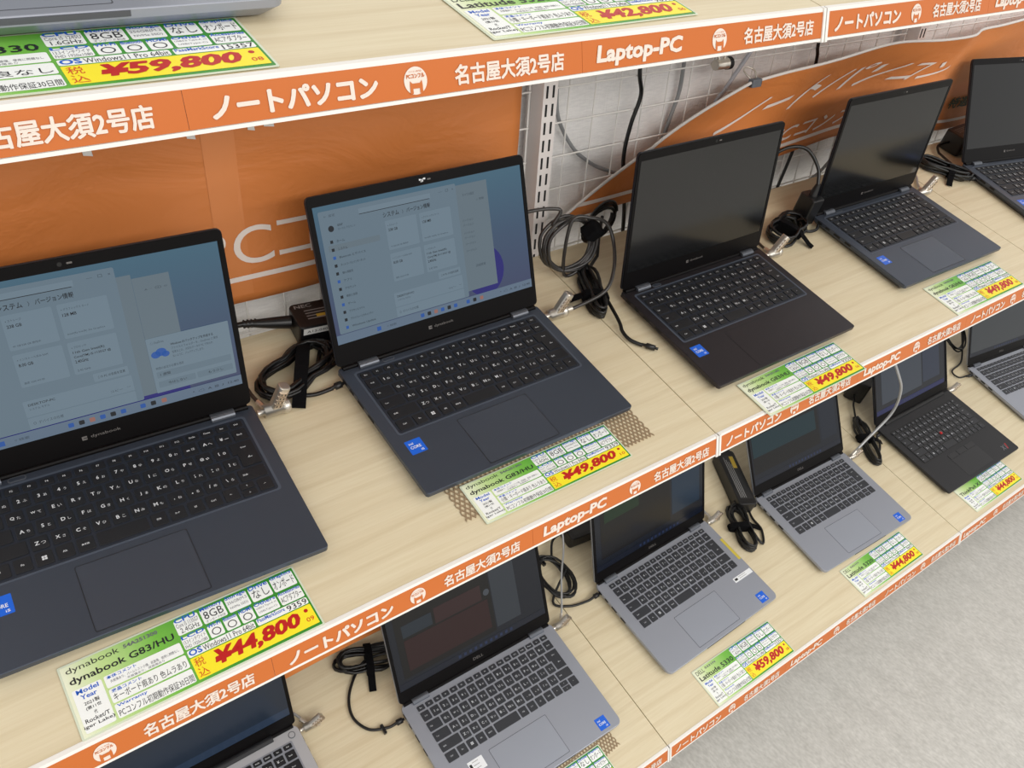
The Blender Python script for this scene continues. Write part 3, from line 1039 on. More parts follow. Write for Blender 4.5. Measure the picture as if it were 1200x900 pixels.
DB = dict(w=0.306, d=0.210, deck_z=0.016, deck=M_NAVY, groove=mat('navy_pad_groove', (18, 20, 24), 0.5), padm=M_NAVYPAD, r=0.004,
          kb=(0.0185, 0.2875, 0.0895, 0.1925), key=M_KEYBLK, legend=M_LEGEND, tray=mat('navy_key_tray', (48, 53, 64), 0.4, metal=0.4), frame=M_NAVYLINE, gap=0.0030,
          pad=(0.0885, 0.1895, 0.0055, 0.0775), hinges=((0.026, 0.052), (0.258, 0.284)), hingem=M_HINGE,
          power=(0.0655, 0.2012, 0.017, 0.0062), powerm=M_HINGE, lidh=0.205, lidm=M_LIDSHELL,
          disp=(0.006, 0.300, 0.028, 0.193), logo=('dynabook', 0.1395, 0.1685, 0.0135, 0.0178))
DE = dict(w=0.306, d=0.208, deck_z=0.016, deck=M_SILVER, groove=M_SILVERLINE, padm=M_SILVERPAD, r=0.011,
          kb=(0.0205, 0.2855, 0.0895, 0.1940), key=M_KEYGREY, legend=M_LEGENDG, tray=M_SILVER, gap=0.0030,
          pad=(0.0865, 0.1985, 0.0085, 0.0765), hinges=((0.0205, 0.050), (0.256, 0.2855)), hingem=M_HINGE,
          lidh=0.205, lidm=M_LIDSILVER, notch=(0.100, 0.206),
          disp=(0.006, 0.300, 0.022, 0.195), logo=('DELL', 0.143, 0.163, 0.0085, 0.0135))
TP = dict(w=0.3155, d=0.2216, deck_z=0.015, deck=M_TPBLK, groove=M_TPLINE, padm=M_TPPAD, r=0.006,
          kb=(0.0205, 0.2950, 0.0860, 0.1900), key=mat('matte_black_keycap', (44, 45, 49), 0.5), legend=M_LEGENDG, tray=M_TPLINE, gap=0.0026,
          pad=(0.098, 0.208, 0.0090, 0.0600), hinges=((0.030, 0.286),), hingem=M_TPLINE,
          lidh=0.215, lidm=M_LIDSHELL, disp=(0.006, 0.3095, 0.022, 0.205))
SV = dict(DE, deck=M_SILVERLT, padm=M_SILVERLT, r=0.012, key=M_KEYBLK, legend=M_LEGEND, kb=(0.018, 0.288, 0.0895, 0.185),
          hinges=((0.040, 0.266),), hingem=M_KEYTRAY, power=(0.293, 0.1935, 0.011, 0.011), powerm=M_HINGE, notch=None, logo=None)

def place(t, x, y, z, rz, lean):
    t.location = (x, y, z + 0.0004)
    t.rotation_euler = (0, 0, rz)
    for c in t.children:
        if c.name.split('.')[0] == 'lid':
            c.rotation_euler = (math.radians(90 - lean), 0, 0)
def set_display(t, sp, paint):
    for c in t.children:
        if c.name.split('.')[0] == 'lid':
            for k in c.children:
                if k.name.split('.')[0] == 'display':
                    tmp = display_mesh(sp, paint).build('display')
                    k.data = tmp.data
                    bpy.data.objects.remove(tmp)
def kid(t, base, sub=None):
    for c in t.children:
        if c.name.split('.')[0] == base:
            return c

db = make_laptop(DB, 'laptop', 'dark navy laptop nearest the viewer with its lit settings window cut by the left edge')
intel_sticker(db, 0.0140, 0.0545, 0.0205, 0.016)
protoD = db
GM, GB = 'laptops on the middle shelf', 'laptops on the bottom shelf'
def dyn(label, x, y, rz, lean, paint):
    o = copy_tree(protoD)
    o['label'] = label
    o['group'] = GM
    place(o, x, y, ZM, rz, lean)
    if paint:
        set_display(o, DB, paint)
    return o
protoD['group'] = GM
lapB = dyn('dark navy laptop in the centre with lit settings window, left of the slotted post', -0.3932, 0.0804, 0.0015, 28.5, lambda m, z: settings_screen(m, z, True, False))
lapC = dyn('dark navy laptop with reflection-darkened deck and dark screen just right of the coiled cables on the middle shelf', 0.0500, 0.0557, 0.0, 14.3, None)
lapD = dyn('dark navy laptop with unlit screen, second from the right on the middle shelf', 0.5344, 0.0851, -0.0138, 10.0, None)
M_REFLDECK = mat('reflection_tinted_magnesium', (56, 52, 56), 0.33, metal=0.6)  # banner's brownish reflection painted into the navy deck colour
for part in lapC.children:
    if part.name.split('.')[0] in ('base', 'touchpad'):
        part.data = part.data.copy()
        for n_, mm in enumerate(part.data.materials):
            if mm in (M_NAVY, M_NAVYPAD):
                part.data.materials[n_] = M_REFLDECK
lapE = dyn('dark navy laptop cut off by the upper right edge of the photo', 1.020, 0.096, -0.155, 31.0, None)
place(protoD, -0.8204, 0.0840, ZM, -0.044, 20.5)
set_display(protoD, DB, lambda m, z: settings_screen(m, z, False, True))
m = MB()
m.text('S', 0.1490, 0.1545, 0.1965, 0.2000, 0.0012, M_STKW, 0.03, 0.3)
m.slab(0.1475, 0.1500, 0.1985, 0.2005, 0.0010, 0.0013, M_STKW, 0.0004)
m.slab(0.1535, 0.1565, 0.1990, 0.2010, 0.0010, 0.0013, M_STKW, 0.0004)
o = m.build('sticker_remnant', kid(lapB, 'lid'))
o['label'] = 'torn white sticker remnant beside the webcam'

de = make_laptop(DE, 'laptop', 'silver grey laptop at the bottom edge with a dim reddish window on screen', GB)
protoG = de
def dell(label, x, y, rz, lean, paint, group=GB, sticker=True):
    o = copy_tree(protoG)
    o['label'] = label
    if group:
        o['group'] = group
    elif 'group' in o:
        del o['group']
    if paint:
        set_display(o, DE, paint)
    if sticker:
        intel_sticker(o, 0.2645, 0.0065, 0.0205, 0.016)
    return o
lapH = dell('silver grey laptop with a yellow sticker strip on its right edge, bottom shelf', 0, 0, 0, 0, dim_screen('green'))
place(lapH, 0.0795, -0.0992, ZB, 0.029, 26)
lapI = dell('silver grey laptop beside the upright black adapter on the bottom shelf', 0, 0, 0, 0, dim_screen('teal'))
place(lapI, 0.5191, -0.1027, ZB, -0.0252, 38.5)
lapK = dell('grey laptop cut off by the right edge, beyond the black laptop', 0, 0, 0, 0, dim_screen('grey'), sticker=False)
place(lapK, 1.410, -0.076, ZB, -0.10, 32)
lapT = dell('silver laptop on the top shelf, only its front edge visible at top left', 0, 0, 0, 0, None, group=None, sticker=False)
place(lapT, -0.819, 0.177, ZT, 0.0, 20)
place(protoG, -0.3573, -0.1169, ZB + 0.0011, -0.0063, 33.5)
set_display(protoG, DE, dim_screen('red'))
intel_sticker(protoG, 0.2645, 0.0065, 0.0205, 0.016)

# stickers of single laptops
def sticker(root, label, x0, x1, y0, y1, matl, dz=0.016, txt=None, rows=0):
    m = MB()
    m.slab(x0, x1, y0, y1, dz, dz + 0.0003, matl, 0.0006)
    if txt:
        m.text(txt, x0 + (x1 - x0) * 0.25, x1 - (x1 - x0) * 0.30, y0 + (y1 - y0) * 0.3, y1 - (y1 - y0) * 0.3, dz + 0.0005, M_LABELBLK, 0.01)
    for k in range(rows):
        yy = y1 - (y1 - y0) * (k + 0.7) / (rows + 0.6)
        m.flat(x0 + (x1 - x0) * 0.28, x1 - (x1 - x0) * 0.32, yy - 0.0004, yy + 0.0004, dz + 0.0005, M_LABELTXT)
    if rows:
        m.flat(x0 + (x1 - x0) * 0.05, x0 + (x1 - x0) * 0.20, y0 + (y1 - y0) * 0.3, y1 - (y1 - y0) * 0.25, dz + 0.0005, M_LABELBLK, 0.0005)
    o = m.build('sticker', root)
    o['label'] = label
    return o
sticker(lapH, 'thin yellow sticker strip', 0.2985, 0.3050, 0.1000, 0.1540, M_YSTK)
sticker(lapH, 'small white label', 0.2515, 0.3025, 0.0655, 0.0755, M_STKW, rows=2)
so = sticker(protoG, 'white round-cornered label with red and black print', 0.045, 0.072, 0.058, 0.077, M_STKW, rows=3)

lapF = make_laptop(SV, 'laptop', 'bright silver laptop with round power button at the bottom left, mostly hidden by the shelf', GB)
place(lapF, -0.812, -0.058, ZB, 0.0, 24)
set_display(lapF, SV, lambda m, z: (m.flat(0.006, 0.300, 0.022, 0.195, z, scr('dim_panel_slate', (34, 46, 62), 0.8, 0.16)), m.flat(0.006, 0.300, 0.022, 0.036, z + 0.0001, scr('dim_panel_slatebar', (44, 60, 82), 0.8, 0.16))))
lapJ = make_laptop(TP, 'laptop', 'matte black laptop with a red pointing nub on the bottom shelf', GB)
place(lapJ, 0.9747, -0.1110, ZB, -0.0125, 35)
set_display(lapJ, TP, dim_screen('blue'))
m = MB()
m.prism([(0.1500 + 0.0038 * math.cos(q), 0.1285 + 0.0038 * math.sin(q)) for q in [2 * math.pi * i / 16 for i in range(16)]], 0.0150, 0.0185, M_RED, 0.0008)
o = m.build('pointing_nub', lapJ); o['label'] = 'small red pointing nub'
m = MB()
for k in range(3):
    m.slab(0.0985 + k * 0.0365, 0.1340 + k * 0.0365, 0.0615, 0.0740, 0.0150, 0.0158, M_TPPAD, 0.001, 0.0003)
m.build('pointer_buttons', lapJ)
m = MB()
m.text('X1', 0.264, 0.284, 0.0140, 0.0270, 0.0153, mat('dull_emblem_grey', (120, 122, 128), 0.5), 0.0, 0.2)
m.text('/', 0.282, 0.290, 0.0130, 0.0285, 0.0154, M_RED, 0.01)
o = m.build('deck_emblem', lapJ); o['label'] = 'silver and red emblem on the palm rest'
# ------------------------------------------------------------------ price cards
def card_nodes(nt):
    v = mapped(nt, (1, 1, 1))
    sx = nt.nodes.new('ShaderNodeSeparateXYZ')
    nt.links.new(v, sx.inputs[0])
    mr = nt.nodes.new('ShaderNodeMapRange')
    mr.inputs['From Min'].default_value = 0.0
    mr.inputs['From Max'].default_value = 0.215
    nt.links.new(sx.outputs['X'], mr.inputs['Value'])
    c = ramp(nt, mr.outputs['Result'], [(0.0, (238, 240, 214)), (0.14, (196, 222, 150)), (0.36, (120, 188, 74)), (0.6, (66, 150, 52)), (1.0, (52, 138, 46))])
    return c, None
M_CARD = ramp_mat('green_gradient_print', card_nodes, 0.25, 0.5)
M_POUCH = mat('clear_laminate_edge', (214, 222, 200), 0.15)
M_CELL = mat('white_cell_print', (244, 246, 244), 0.3)
M_HEAD = mat('blue_heading_print', (34, 96, 200), 0.35)
M_INK = mat('black_ink_print', (34, 34, 40), 0.4)
M_INK2 = mat('fine_print_ink', (108, 108, 116), 0.4)
M_YEL = mat('yellow_price_print', (250, 232, 44), 0.3)
M_PRICE = mat('red_price_print', (190, 28, 26), 0.35)
M_ORINK = mat('orange_red_print', (214, 76, 36), 0.35)
TZ = 0.0007
K = 0.001
def price_card(label, x, y, z, rz, rx, maker, code, model, price, score, num, c1, c2, cpu, wid=215.0, hgt=70.0):
    t = thing('price_card', label, 'price card', (x, y, z), rz, 'laminated price cards')
    t.rotation_euler = (rx, 0, rz)
    sx, sy = wid / 215.0 * K, hgt / 72.0 * K
    def T(p):
        return (p[0] * sx, p[1] * sy, p[2])
    m = MB()
    m.slab(-1.5, 216.5, -1.5, 73.5, 0, 0.0005, M_POUCH, 1.5, 0, 0, T)
    m.build('laminate_pouch', t)
    m = MB()
    m.slab(0.3, 214.7, 0.3, 71.7, 0.0005, TZ, M_CARD, 0.8, 0, 0, T)
    m.build('card_face', t)
    z1, z2, z3 = TZ + 0.00012, TZ + 0.00024, TZ + 0.00036
    cells = MB(); hd = MB(); hd2 = MB(); ink = MB()
    def cell(a, b, c, d):
        cells.flat(a, b, c, d, z1, M_CELL, 1.6, T)
    def W(mb, s, a, b, c, d, mt, bold=0.0, sh=0.0):
        mb.text(s, a, b, c, d, z2, mt, bold, sh, T)
    if maker:
        W(ink, maker, 4, 4 + (44 if len(maker) > 5 else 20), 61.5, 69, M_INK, -0.004)
        W(ink, code, 52 if len(maker) > 5 else 28, 82 if len(maker) > 5 else 56, 64.5, 68.5, M_INK2, 0.03)
    W(ink, model, 4, 93, 49.5, 58.5, M_INK, 0.016)
    cell(3, 27, 3, 46)
    W(hd, 'Model', 6, 24, 40.5, 45, M_HEAD, 0.02); W(hd, 'Year', 8, 21, 34.5, 39, M_HEAD, 0.02)
    for k, s in enumerate(('2021製', '(第11世', '代', 'Rocket/T', 'iger Lake)')):
        wd = 1.22 * len(s)
        W(ink, s, 15 - wd, 15 + wd, 28 - 5.4 * k, 32 - 5.4 * k, M_INK, 0.01)
    for (yy, h, s1) in ((34, 46.5, '本体コメント'), (18.5, 32.5, '液晶コメント'), (3, 17, 'Warranty')):
        cell(29, 95, yy, h)
        W(hd, s1, 31, 56, h - 4.2, h - 0.6, M_HEAD, 0.015)
    W(ink, c1, 33, 92, 38.0, 41.0, M_INK2)
    W(ink, '天板傷あり、底面傷あり', 46, 78, 34.8, 37.2, M_INK2)
    W(ink, c2, 31, 93, 20, 27.5, M_INK)
    W(ink, 'PCコンフル初期動作保証30日間', 30.5, 94, 4, 11.5, M_INK)
    tops = [(97, 119, 'CPU'), (121, 143, 'Memory'), (145, 166, 'Storage'), (168, 188, 'Drive'), (190, 213, 'Graphics')]
    for a, b, s in tops:
        cell(a, b, 52.5, 69)
        W(hd2, s, a + 0.8, b - (0.8 if len(s) > 3 else 2), 65.8, 71.0, M_HEAD, 0.02)
    W(ink, cpu[0], 98, 118, 60.5, 65, M_INK2); W(ink, cpu[1], 100, 117, 54, 59.5, M_INK)
    W(ink, '8GB', 123, 141, 57, 65.5, M_INK); W(ink, 'オンボード8GB', 123, 141, 53.2, 56.2, M_INK2)
    W(ink, '256GB(M.2', 146, 165, 60.5, 64.5, M_INK2); W(ink, 'NVMe SSD)', 147, 164, 55, 58.5, M_INK2)
    W(ink, 'なし', 170, 186, 55, 65, M_INK); W(ink, 'オンボード', 191, 212, 55, 65, M_INK)
    rows2 = [(97, 119, 'LCD'), (121, 134, 'Wi-Fi'), (136, 149, 'Bluetooth'), (151, 164, 'HDMI'), (166, 188, 'Others'), (190, 213, 'Accessories')]
    for a, b, s in rows2:
        cell(a, b, 36, 49.5)
        W(hd2, s, a + 0.5, b - 0.5, 47, 51, M_HEAD, 0.02)
    W(ink, '13.3インチワイド', 98, 118, 41.5, 46, M_INK2); W(ink, 'FHD 1920x1080', 98, 118, 37, 40.5, M_INK2)
    for a in (127.5, 142.5, 157.5):
        n = 20
        o_ = [(a + 4.2 * math.cos(2 * math.pi * i / n), 41.5 + 4.0 * math.sin(2 * math.pi * i / n), z2) for i in range(n)]
        i_ = [(a + 3.3 * math.cos(2 * math.pi * i / n), 41.5 + 3.1 * math.sin(2 * math.pi * i / n), z2) for i in range(n)]
        ink.loft([[T(p) for p in o_], [T(p) for p in i_]], M_INK, caps=False)
    W(ink, 'USB3.0 Type-A x2', 167, 187, 43, 45.5, M_INK2); W(ink, 'USB(Type-C)', 168, 186, 38.5, 41, M_INK2)
    W(ink, 'ACアダプター', 191, 212, 38, 46, M_INK)
    cell(97, 160, 27, 34.5); cell(162, 213, 27, 34.5)
    W(hd2, 'OS', 98, 110, 28, 34.5, M_HEAD, 0.03); W(ink, 'Windows11 Pro 64bit', 111, 159, 27.6, 33.8, M_INK)
    W(hd2, 'PassMarkScore', 163, 190, 30.2, 34.4, M_HEAD, 0.015); W(ink, score, 192, 212, 27.6, 33.8, M_INK, 0.005)
    cells.build('spec_panel', t); hd.build('heading_print', t); hd2.build('heading_print', t); ink.build('spec_print', t)
    m = MB()
    m.flat(97, 213, 3, 26, z1, M_YEL, 0.8, T)
    pb = m.build('price_band', t)
    m = MB()
    W(m, '税', 99, 108, 15.2, 24.5, M_ORINK); W(m, '込', 99, 108, 4.5, 14, M_ORINK)
    m.strike(price, 116, 198, 6.0, 23.5, z2, M_PRICE, (0.7, 0.4, 0.000004), T, 0.22, 0.02)
    W(m, num, 203, 210.5, 8, 13, M_ORINK, 0.01)
    m.quad([T((206.5 + 2.0 * math.cos(q), 20.5 + 2.0 * math.sin(q), z2)) for q in [2 * math.pi * i / 16 for i in range(16)]], M_PRICE)
    m.build('price_print', pb)
    return t
CA = ('キーボード痕あり 色ムラあり')
CB = ('小傷・キーボード痕あり 色ムラあり')
C1 = '天板傷あり、パームレスト小傷、底面傷、使用に問題なし'
i5 = ('Core i5 1135G7', '2.4GHz')
i5b = ('Core i5 1245U', '1.6GHz')
price_card('green price card reading 44,800 in front of the nearest navy laptop', -0.7685, 0.0045, ZM + 0.0007, 0.0, 0, 'dynabook', '54A251300', 'dynabook G83/HU', '¥44,800', '9359', '09', C1, CA, i5)
price_card('green price card reading 49,800 lying on the brown mat before the centre laptop', -0.3470, 0.0260, ZM + 0.0016, 0.0, 0, 'dynabook', '54A251301', 'dynabook G83/HU', '¥49,800', '9359', '10', C1, CB, i5, hgt=55)
price_card('green price card reading 49,800 overhanging the middle shelf rail, before the darkened navy laptop', 0.0930, -0.0085, ZM + 0.0022, 0.0, -0.01, 'dynabook', '54A251302', 'dynabook G83/HU', '¥49,800', '9359', '06', C1, CB, i5, hgt=62)
price_card('green price card reading 49,800 before the farther navy laptop, second from right', 0.5880, 0.0055, ZM + 0.0007, -0.01, 0, 'dynabook', '54A251303', 'dynabook G83/HU', '¥49,800', '9359', '08', C1, CB, i5)
price_card('price card reading 59,800 on the top shelf below the silver laptop edge', -0.7610, 0.1200, ZT + 0.0007, 0.0, 0, 'DELL', '5336N', 'Latitude 5330', '¥59,800', '15357', '08', C1, '表示不良なし', i5b, hgt=66)
price_card('price card reading 42,800 on the top shelf near the top edge of the photo', -0.3790, 0.1225, ZT + 0.0007, 0.02, 0, 'DELL', '5322N', 'Latitude 5320', '¥42,800', '9697', '06', C1, CB, i5)
price_card('price card reading 59,800 before the silver laptop with the yellow strip', 0.1280, -0.1840, ZB + 0.0007, 0.0, 0, 'DELL', '5331N', 'Latitude 5330', '¥59,800', '15357', '08', C1, CB, i5b, wid=207)
price_card('price card reading 44,800 before the silver laptop with the tall upright adapter', 0.5660, -0.1805, ZB + 0.0007, 0.0, 0, 'DELL', '5321N', 'Latitude 5320', '¥44,800', '9697', '09', C1, CB, i5, wid=210, hgt=66)
price_card('price card reading 44,800 before the matte black laptop on the bottom shelf', 1.0080, -0.1745, ZB + 0.0007, 0.0, 0, '', '', 'ThinkPad X1', '¥44,800', '9697', '10', C1, CB, i5, wid=208, hgt=64)
price_card('price card at the bottom edge of the photo, on the brown mat', -0.3200, -0.1860, ZB + 0.0016, 0.0, 0, 'DELL', '5323N', 'Latitude 5320', '¥44,800', '9697', '05', C1, CB, i5, hgt=62)

# ------------------------------------------------------------------ anti-slip mats
def slip_mat(label, x, y, z, rz, w, d):
    t = thing('anti_slip_mat', label, 'anti-slip mat', (x, y, z), rz, 'brown anti-slip mats')
    m = MB()
    px, py = 0.0062, 0.0056
    nx, ny = int(w / px), int(d / py)
    hb = 0.0010
    for j in range(ny + 1):
        lo, hi = [], []
        off = (j % 2) * px / 2
        pts = []
        for i in range(nx * 2 + 1):
            yy = j * py + (py * 0.36 if (i + j) % 2 else -py * 0.36)
            pts.append((i * px / 2, yy))
        w2 = 0.0015
        a = [(p[0], p[1] - w2, hb) for p in pts]
        c = [(p[0], p[1] + w2, hb) for p in pts]
        a0 = [(p[0], p[1] - w2, 0) for p in pts]
        c0 = [(p[0], p[1] + w2, 0) for p in pts]
        n = len(pts)
        m.loft([a0, a, c, c0], M_MATBR, caps=False, closed=False)
    m.build('mesh_lattice', t)
slip_mat('brown mesh mat peeking out under the centre laptop', -0.366, 0.042, ZM + 0.0001, 0.0, 0.288, 0.075)
slip_mat('brown mesh mat under the silver laptop at the bottom edge', -0.330, -0.165, ZB + 0.0001, 0.10, 0.262, 0.062)
# ------------------------------------------------------------------ cords, adapters, locks
def coil(c, ax, ay, a, b_, turns, r, seed, ph=0.0, spread=0.004, k=22, wild=1.0):
    """loops around centre c in the plane of unit vectors ax, ay"""
    R = random.Random(seed)
    c, ax, ay = Vector(c), Vector(ax).normalized(), Vector(ay).normalized()
    nn = ax.cross(ay)
    out = []
    N = int(turns * k)
    per = [(1 + wild * R.uniform(-0.18, 0.1), 1 + wild * R.uniform(-.22, .12), R.uniform(-1, 1), R.uniform(-1, 1), wild * R.uniform(-.25, .25)) for _ in range(int(turns) + 3)]
    for i in range(N + 1):
        q = i / k
        j = int(q)
        f = q - j
        f = f * f * (3 - 2 * f)
        A = [per[j][n] * (1 - f) + per[j + 1][n] * f for n in range(5)]
        an = 2 * math.pi * q + ph
        tw = A[4]
        px, py = a * A[0] * math.cos(an), b_ * A[1] * math.sin(an)
        px, py = px * math.cos(tw) - py * math.sin(tw), px * math.sin(tw) + py * math.cos(tw)
        out.append(c + ax * (px + A[2] * spread) + ay * (py + A[3] * spread) + nn * (A[2] * spread * 0.9))
    return out

def cord_set(t, path, r, matl=None):
    m = MB()
    m.tube(path, r, matl or M_CABLE, 7)
    return m.build('cord', t)

def flat_bundle(c, rz, L, Wd, turns, r, seed):
    """a folded cord lying on the shelf: long loops heaped over one another"""
    R = random.Random(seed)
    out = []
    ca, sa = math.cos(rz), math.sin(rz)
    k = 20
    for i in range(int(turns * k) + 1):
        q = i / k
        j = int(q)
        RR = random.Random(seed * 97 + j); RR2 = random.Random(seed * 97 + j + 1)
        f = q - j
        f = f * f * (3 - 2 * f)
        g = lambda lo, hi: RR.uniform(lo, hi) * (1 - f) + RR2.uniform(lo, hi) * f
        a, bb, dx, dy = g(0.75, 1.05), g(0.55, 1.1), g(-.07, .07), g(-.12, .12)
        an = 2 * math.pi * q
        x = L / 2 * (a * math.cos(an) + dx)
        pinch = 0.55 + 0.45 * abs(math.cos(an)) ** 1.2
        y = Wd / 2 * (bb * math.sin(an) * pinch + dy)
        lay = (j % 4) * 1.7 * r
        z = r + lay + 1.2 * r * (0.5 + 0.5 * math.sin(2 * an + j))
        out.append(Vector((c[0] + x * ca - y * sa, c[1] + x * sa + y * ca, c[2] + z)))
    return out

def strap(t, c, rz, w, d, h, label=None):
    m = MB()
    ca, sa = math.cos(rz), math.sin(rz)
    n = 18
    def ring(x, k):
        pts = []
        for i in range(n):
            q = 2 * math.pi * i / n
            y = d / 2 * k * (abs(math.cos(q)) ** 0.8) * (1 if math.cos(q) >= 0 else -1)
            z = h / 2 * k * (abs(math.sin(q)) ** 0.8) * (1 if math.sin(q) >= 0 else -1) + h / 2
            pts.append((c[0] + x * ca - y * sa, c[1] + x * sa + y * ca, c[2] + max(z, 0.0003)))
        return pts
    m.loft([ring(-w / 2, 0.97), ring(-w / 2, 1.0), ring(w / 2, 1.0), ring(w / 2, 0.97)], M_VELCRO, smooth=False)
    # loose tail of the strap
    x, y0 = 0, -d / 2
    def P(a, b_, z):
        return (c[0] + a * ca - b_ * sa, c[1] + a * sa + b_ * ca, c[2] + z)
    for s in (1,):
        tl = [(y0 + 0.003, h * 0.62), (y0 - 0.006, h * 0.42), (y0 - 0.016, 0.0035), (y0 - 0.024, 0.0012)]
        m.loft([[P(-w / 2, y, z), P(w / 2, y, z), P(w / 2, y, z + 0.0012), P(-w / 2, y, z + 0.0012)] for y, z in tl], M_VELCRO)
    o = m.build('velcro_strap', t)
    return o

def plug(t, p, q, w=0.0055, tail=0.022, name='plug', body=M_PLUG):
    """plug body from p (cord side) to q (tip)"""
    p, q = Vector(p), Vector(q)
    d = (q - p)
    L = d.length
    d.normalize()
    m = MB()
    m.tube([p, p + d * L * 0.25, p + d * L * 0.30, p + d * L * 0.82, p + d * L * 0.83, q],
           [w * 0.45, w * 0.55, w, w * 0.95, w * 0.5, w * 0.5], body, 10)
    return m.build(name, t)

def brick(t, c, rz, sx, sy, sz, r=0.006, tilt=(0, 0), label=True, lt=None):
    m = MB()
    m.slab(-sx / 2, sx / 2, -sy / 2, sy / 2, 0, sz, M_BRICK, r, 0.002, 0.002)
    o = m.build('adapter_brick', t, c, (tilt[0], tilt[1], rz))
    if label:
        m = MB()
        if lt == 'nec':
            m.flat(-sx * 0.47, sx * 0.47, -sz * 0.0 - sy / 2, -sy / 2, 0.01, M_LABELW)
        m = MB()
        x0, x1, y0, y1 = -sx * 0.40, sx * 0.40, -sy * 0.34, sy * 0.34
        if lt == 'nec':
            m.text('NEC', x0 - sx * .05, x0 + 0.016, y1 - 0.003, y1 + 0.003, sz + 0.0003, M_LABELTXT, 0.02)
            for k in range(4):
                m.flat(x0 + 0.004, x0 + 0.06 - 0.008 * k, y1 - 0.010 - 0.005 * k, y1 - 0.0085 - 0.005 * k, sz + 0.0003, M_LABELTXT)
            m.flat(x0 + 0.016, x0 + 0.030, y0 + 0.008, y0 + 0.013, sz + 0.0005, M_LABELYEL)
            T = lambda p: (p[0], -sy / 2 - 0.0003, p[1])
            m.flat(-sx * 0.46, sx * 0.46, sz * 0.62, sz * 0.93, 0, M_LABELW, 0, T)
            for k in range(9):
                m.flat(sx * 0.02 + k * 0.0022, sx * 0.02 + k * 0.0022 + 0.0010, sz * 0.68, sz * 0.86, 0, M_LABELBLK, 0, lambda p: (p[0], -sy / 2 - 0.0006, p[1]))
            m.text('A13-040N3A', -sx * 0.42, -sx * 0.05, sz * 0.71, sz * 0.83, 0, M_LABELBLK, 0, 0, lambda p: (p[0], -sy / 2 - 0.0006, p[1]))
        else:
            m.flat(x0, x1, y0, y1, sz + 0.0002, mat('dark_label', (34, 34, 36), 0.4))
            for k in range(4):
                m.flat(x0 + 0.003, x1 - 0.006 * (k + 1), y1 - 0.004 - 0.004 * k, y1 - 0.0028 - 0.004 * k, sz + 0.0004, M_LABELTXT)
            m.flat(x1 - (x1 - x0) * 0.3, x1 - 0.003, y0 + 0.002, y0 + (y1 - y0) * 0.4, sz + 0.0004, M_LABELYEL)
        m.build('rating_label', o)
    return o

G_AD = 'laptop power adapters'
# --- adapter behind the nearest laptop (white striped label)
t = thing('power_adapter', 'black power adapter with white barcode label between the two lit laptops', 'power adapter', (0, 0, 0.0010), 0, G_AD)
brick(t, (-0.352, 0.374, 0), -0.10, 0.112, 0.046, 0.032, lt='nec')
m = MB()
ps = spline([(-0.56, 0.425, 0.012), (-0.50, 0.412, 0.016), (-0.462, 0.405, 0.018)], 6)
m.tube(ps, 0.0036, M_CABLE, 8)
m.build('mains_cord', t)
m = MB()
m.tube([(-0.463, 0.405, 0.018), (-0.452, 0.402, 0.018), (-0.430, 0.394, 0.018), (-0.408, 0.388, 0.017)], [0.0042, 0.0048, 0.0072, 0.0085], M_PLUG, 12)
for k in range(4):
    m.tube([(-0.4625 + 0.0045 * k, 0.405 - 0.001 * k, 0.018), (-0.4605 + 0.0045 * k, 0.4045 - 0.001 * k, 0.018)], 0.0055, M_PLUG, 12)
m.build('mains_plug', t)
pth = flat_bundle((-0.432, 0.318, 0.0), 0.42, 0.120, 0.078, 8, 0.0024, 3)
pth = spline([(-0.33, 0.352, 0.008), (-0.36, 0.345, 0.014)], 5) + pth + spline([pth[-1], (-0.418, 0.300, 0.008), (-0.442, 0.282, 0.004), (-0.430, 0.274, 0.004), (-0.408, 0.272, 0.007)], 6)[1:]
cord_set(t, pth, 0.0026)
strap(t, (-0.426, 0.318, 0.0), -0.50, 0.016, 0.074, 0.021)
plug(t, (-0.410, 0.272, 0.008), (-0.3940, 0.272, 0.0095), 0.0045)

# --- cord bundle with free tail, left of the darkened navy laptop
t = thing('power_adapter', 'black bundled cord with free plug lying left of the darkened navy laptop', 'power cord', (0, 0, 0.0010), 0, G_AD)
pth = flat_bundle((0.016, 0.290, 0.0), 1.15, 0.114, 0.038, 7, 0.0027, 11)
pth = spline([(0.110, 0.395, 0.048), (0.092, 0.375, 0.034), (0.074, 0.350, 0.014)], 6) + pth
pth += spline([pth[-1], (0.016, 0.232, 0.008), (0.006, 0.206, 0.005), (0.006, 0.188, 0.0035), (0.016, 0.172, 0.003)], 6)[1:]
cord_set(t, pth, 0.0027)
strap(t, (0.011, 0.277, 0.0), 1.15 + math.pi, 0.012, 0.042, 0.021)
plug(t, (0.015, 0.174, 0.0042), (0.031, 0.156, 0.0042), 0.0042)
m = MB()
m.tube(coil((0.098, 0.386, 0.044), (1, 0.15, 0.1), (0.1, 0.3, 1), 0.034, 0.028, 3, 0.0026, 5), 0.0026, M_CABLE, 7)
m.build('cord', t)

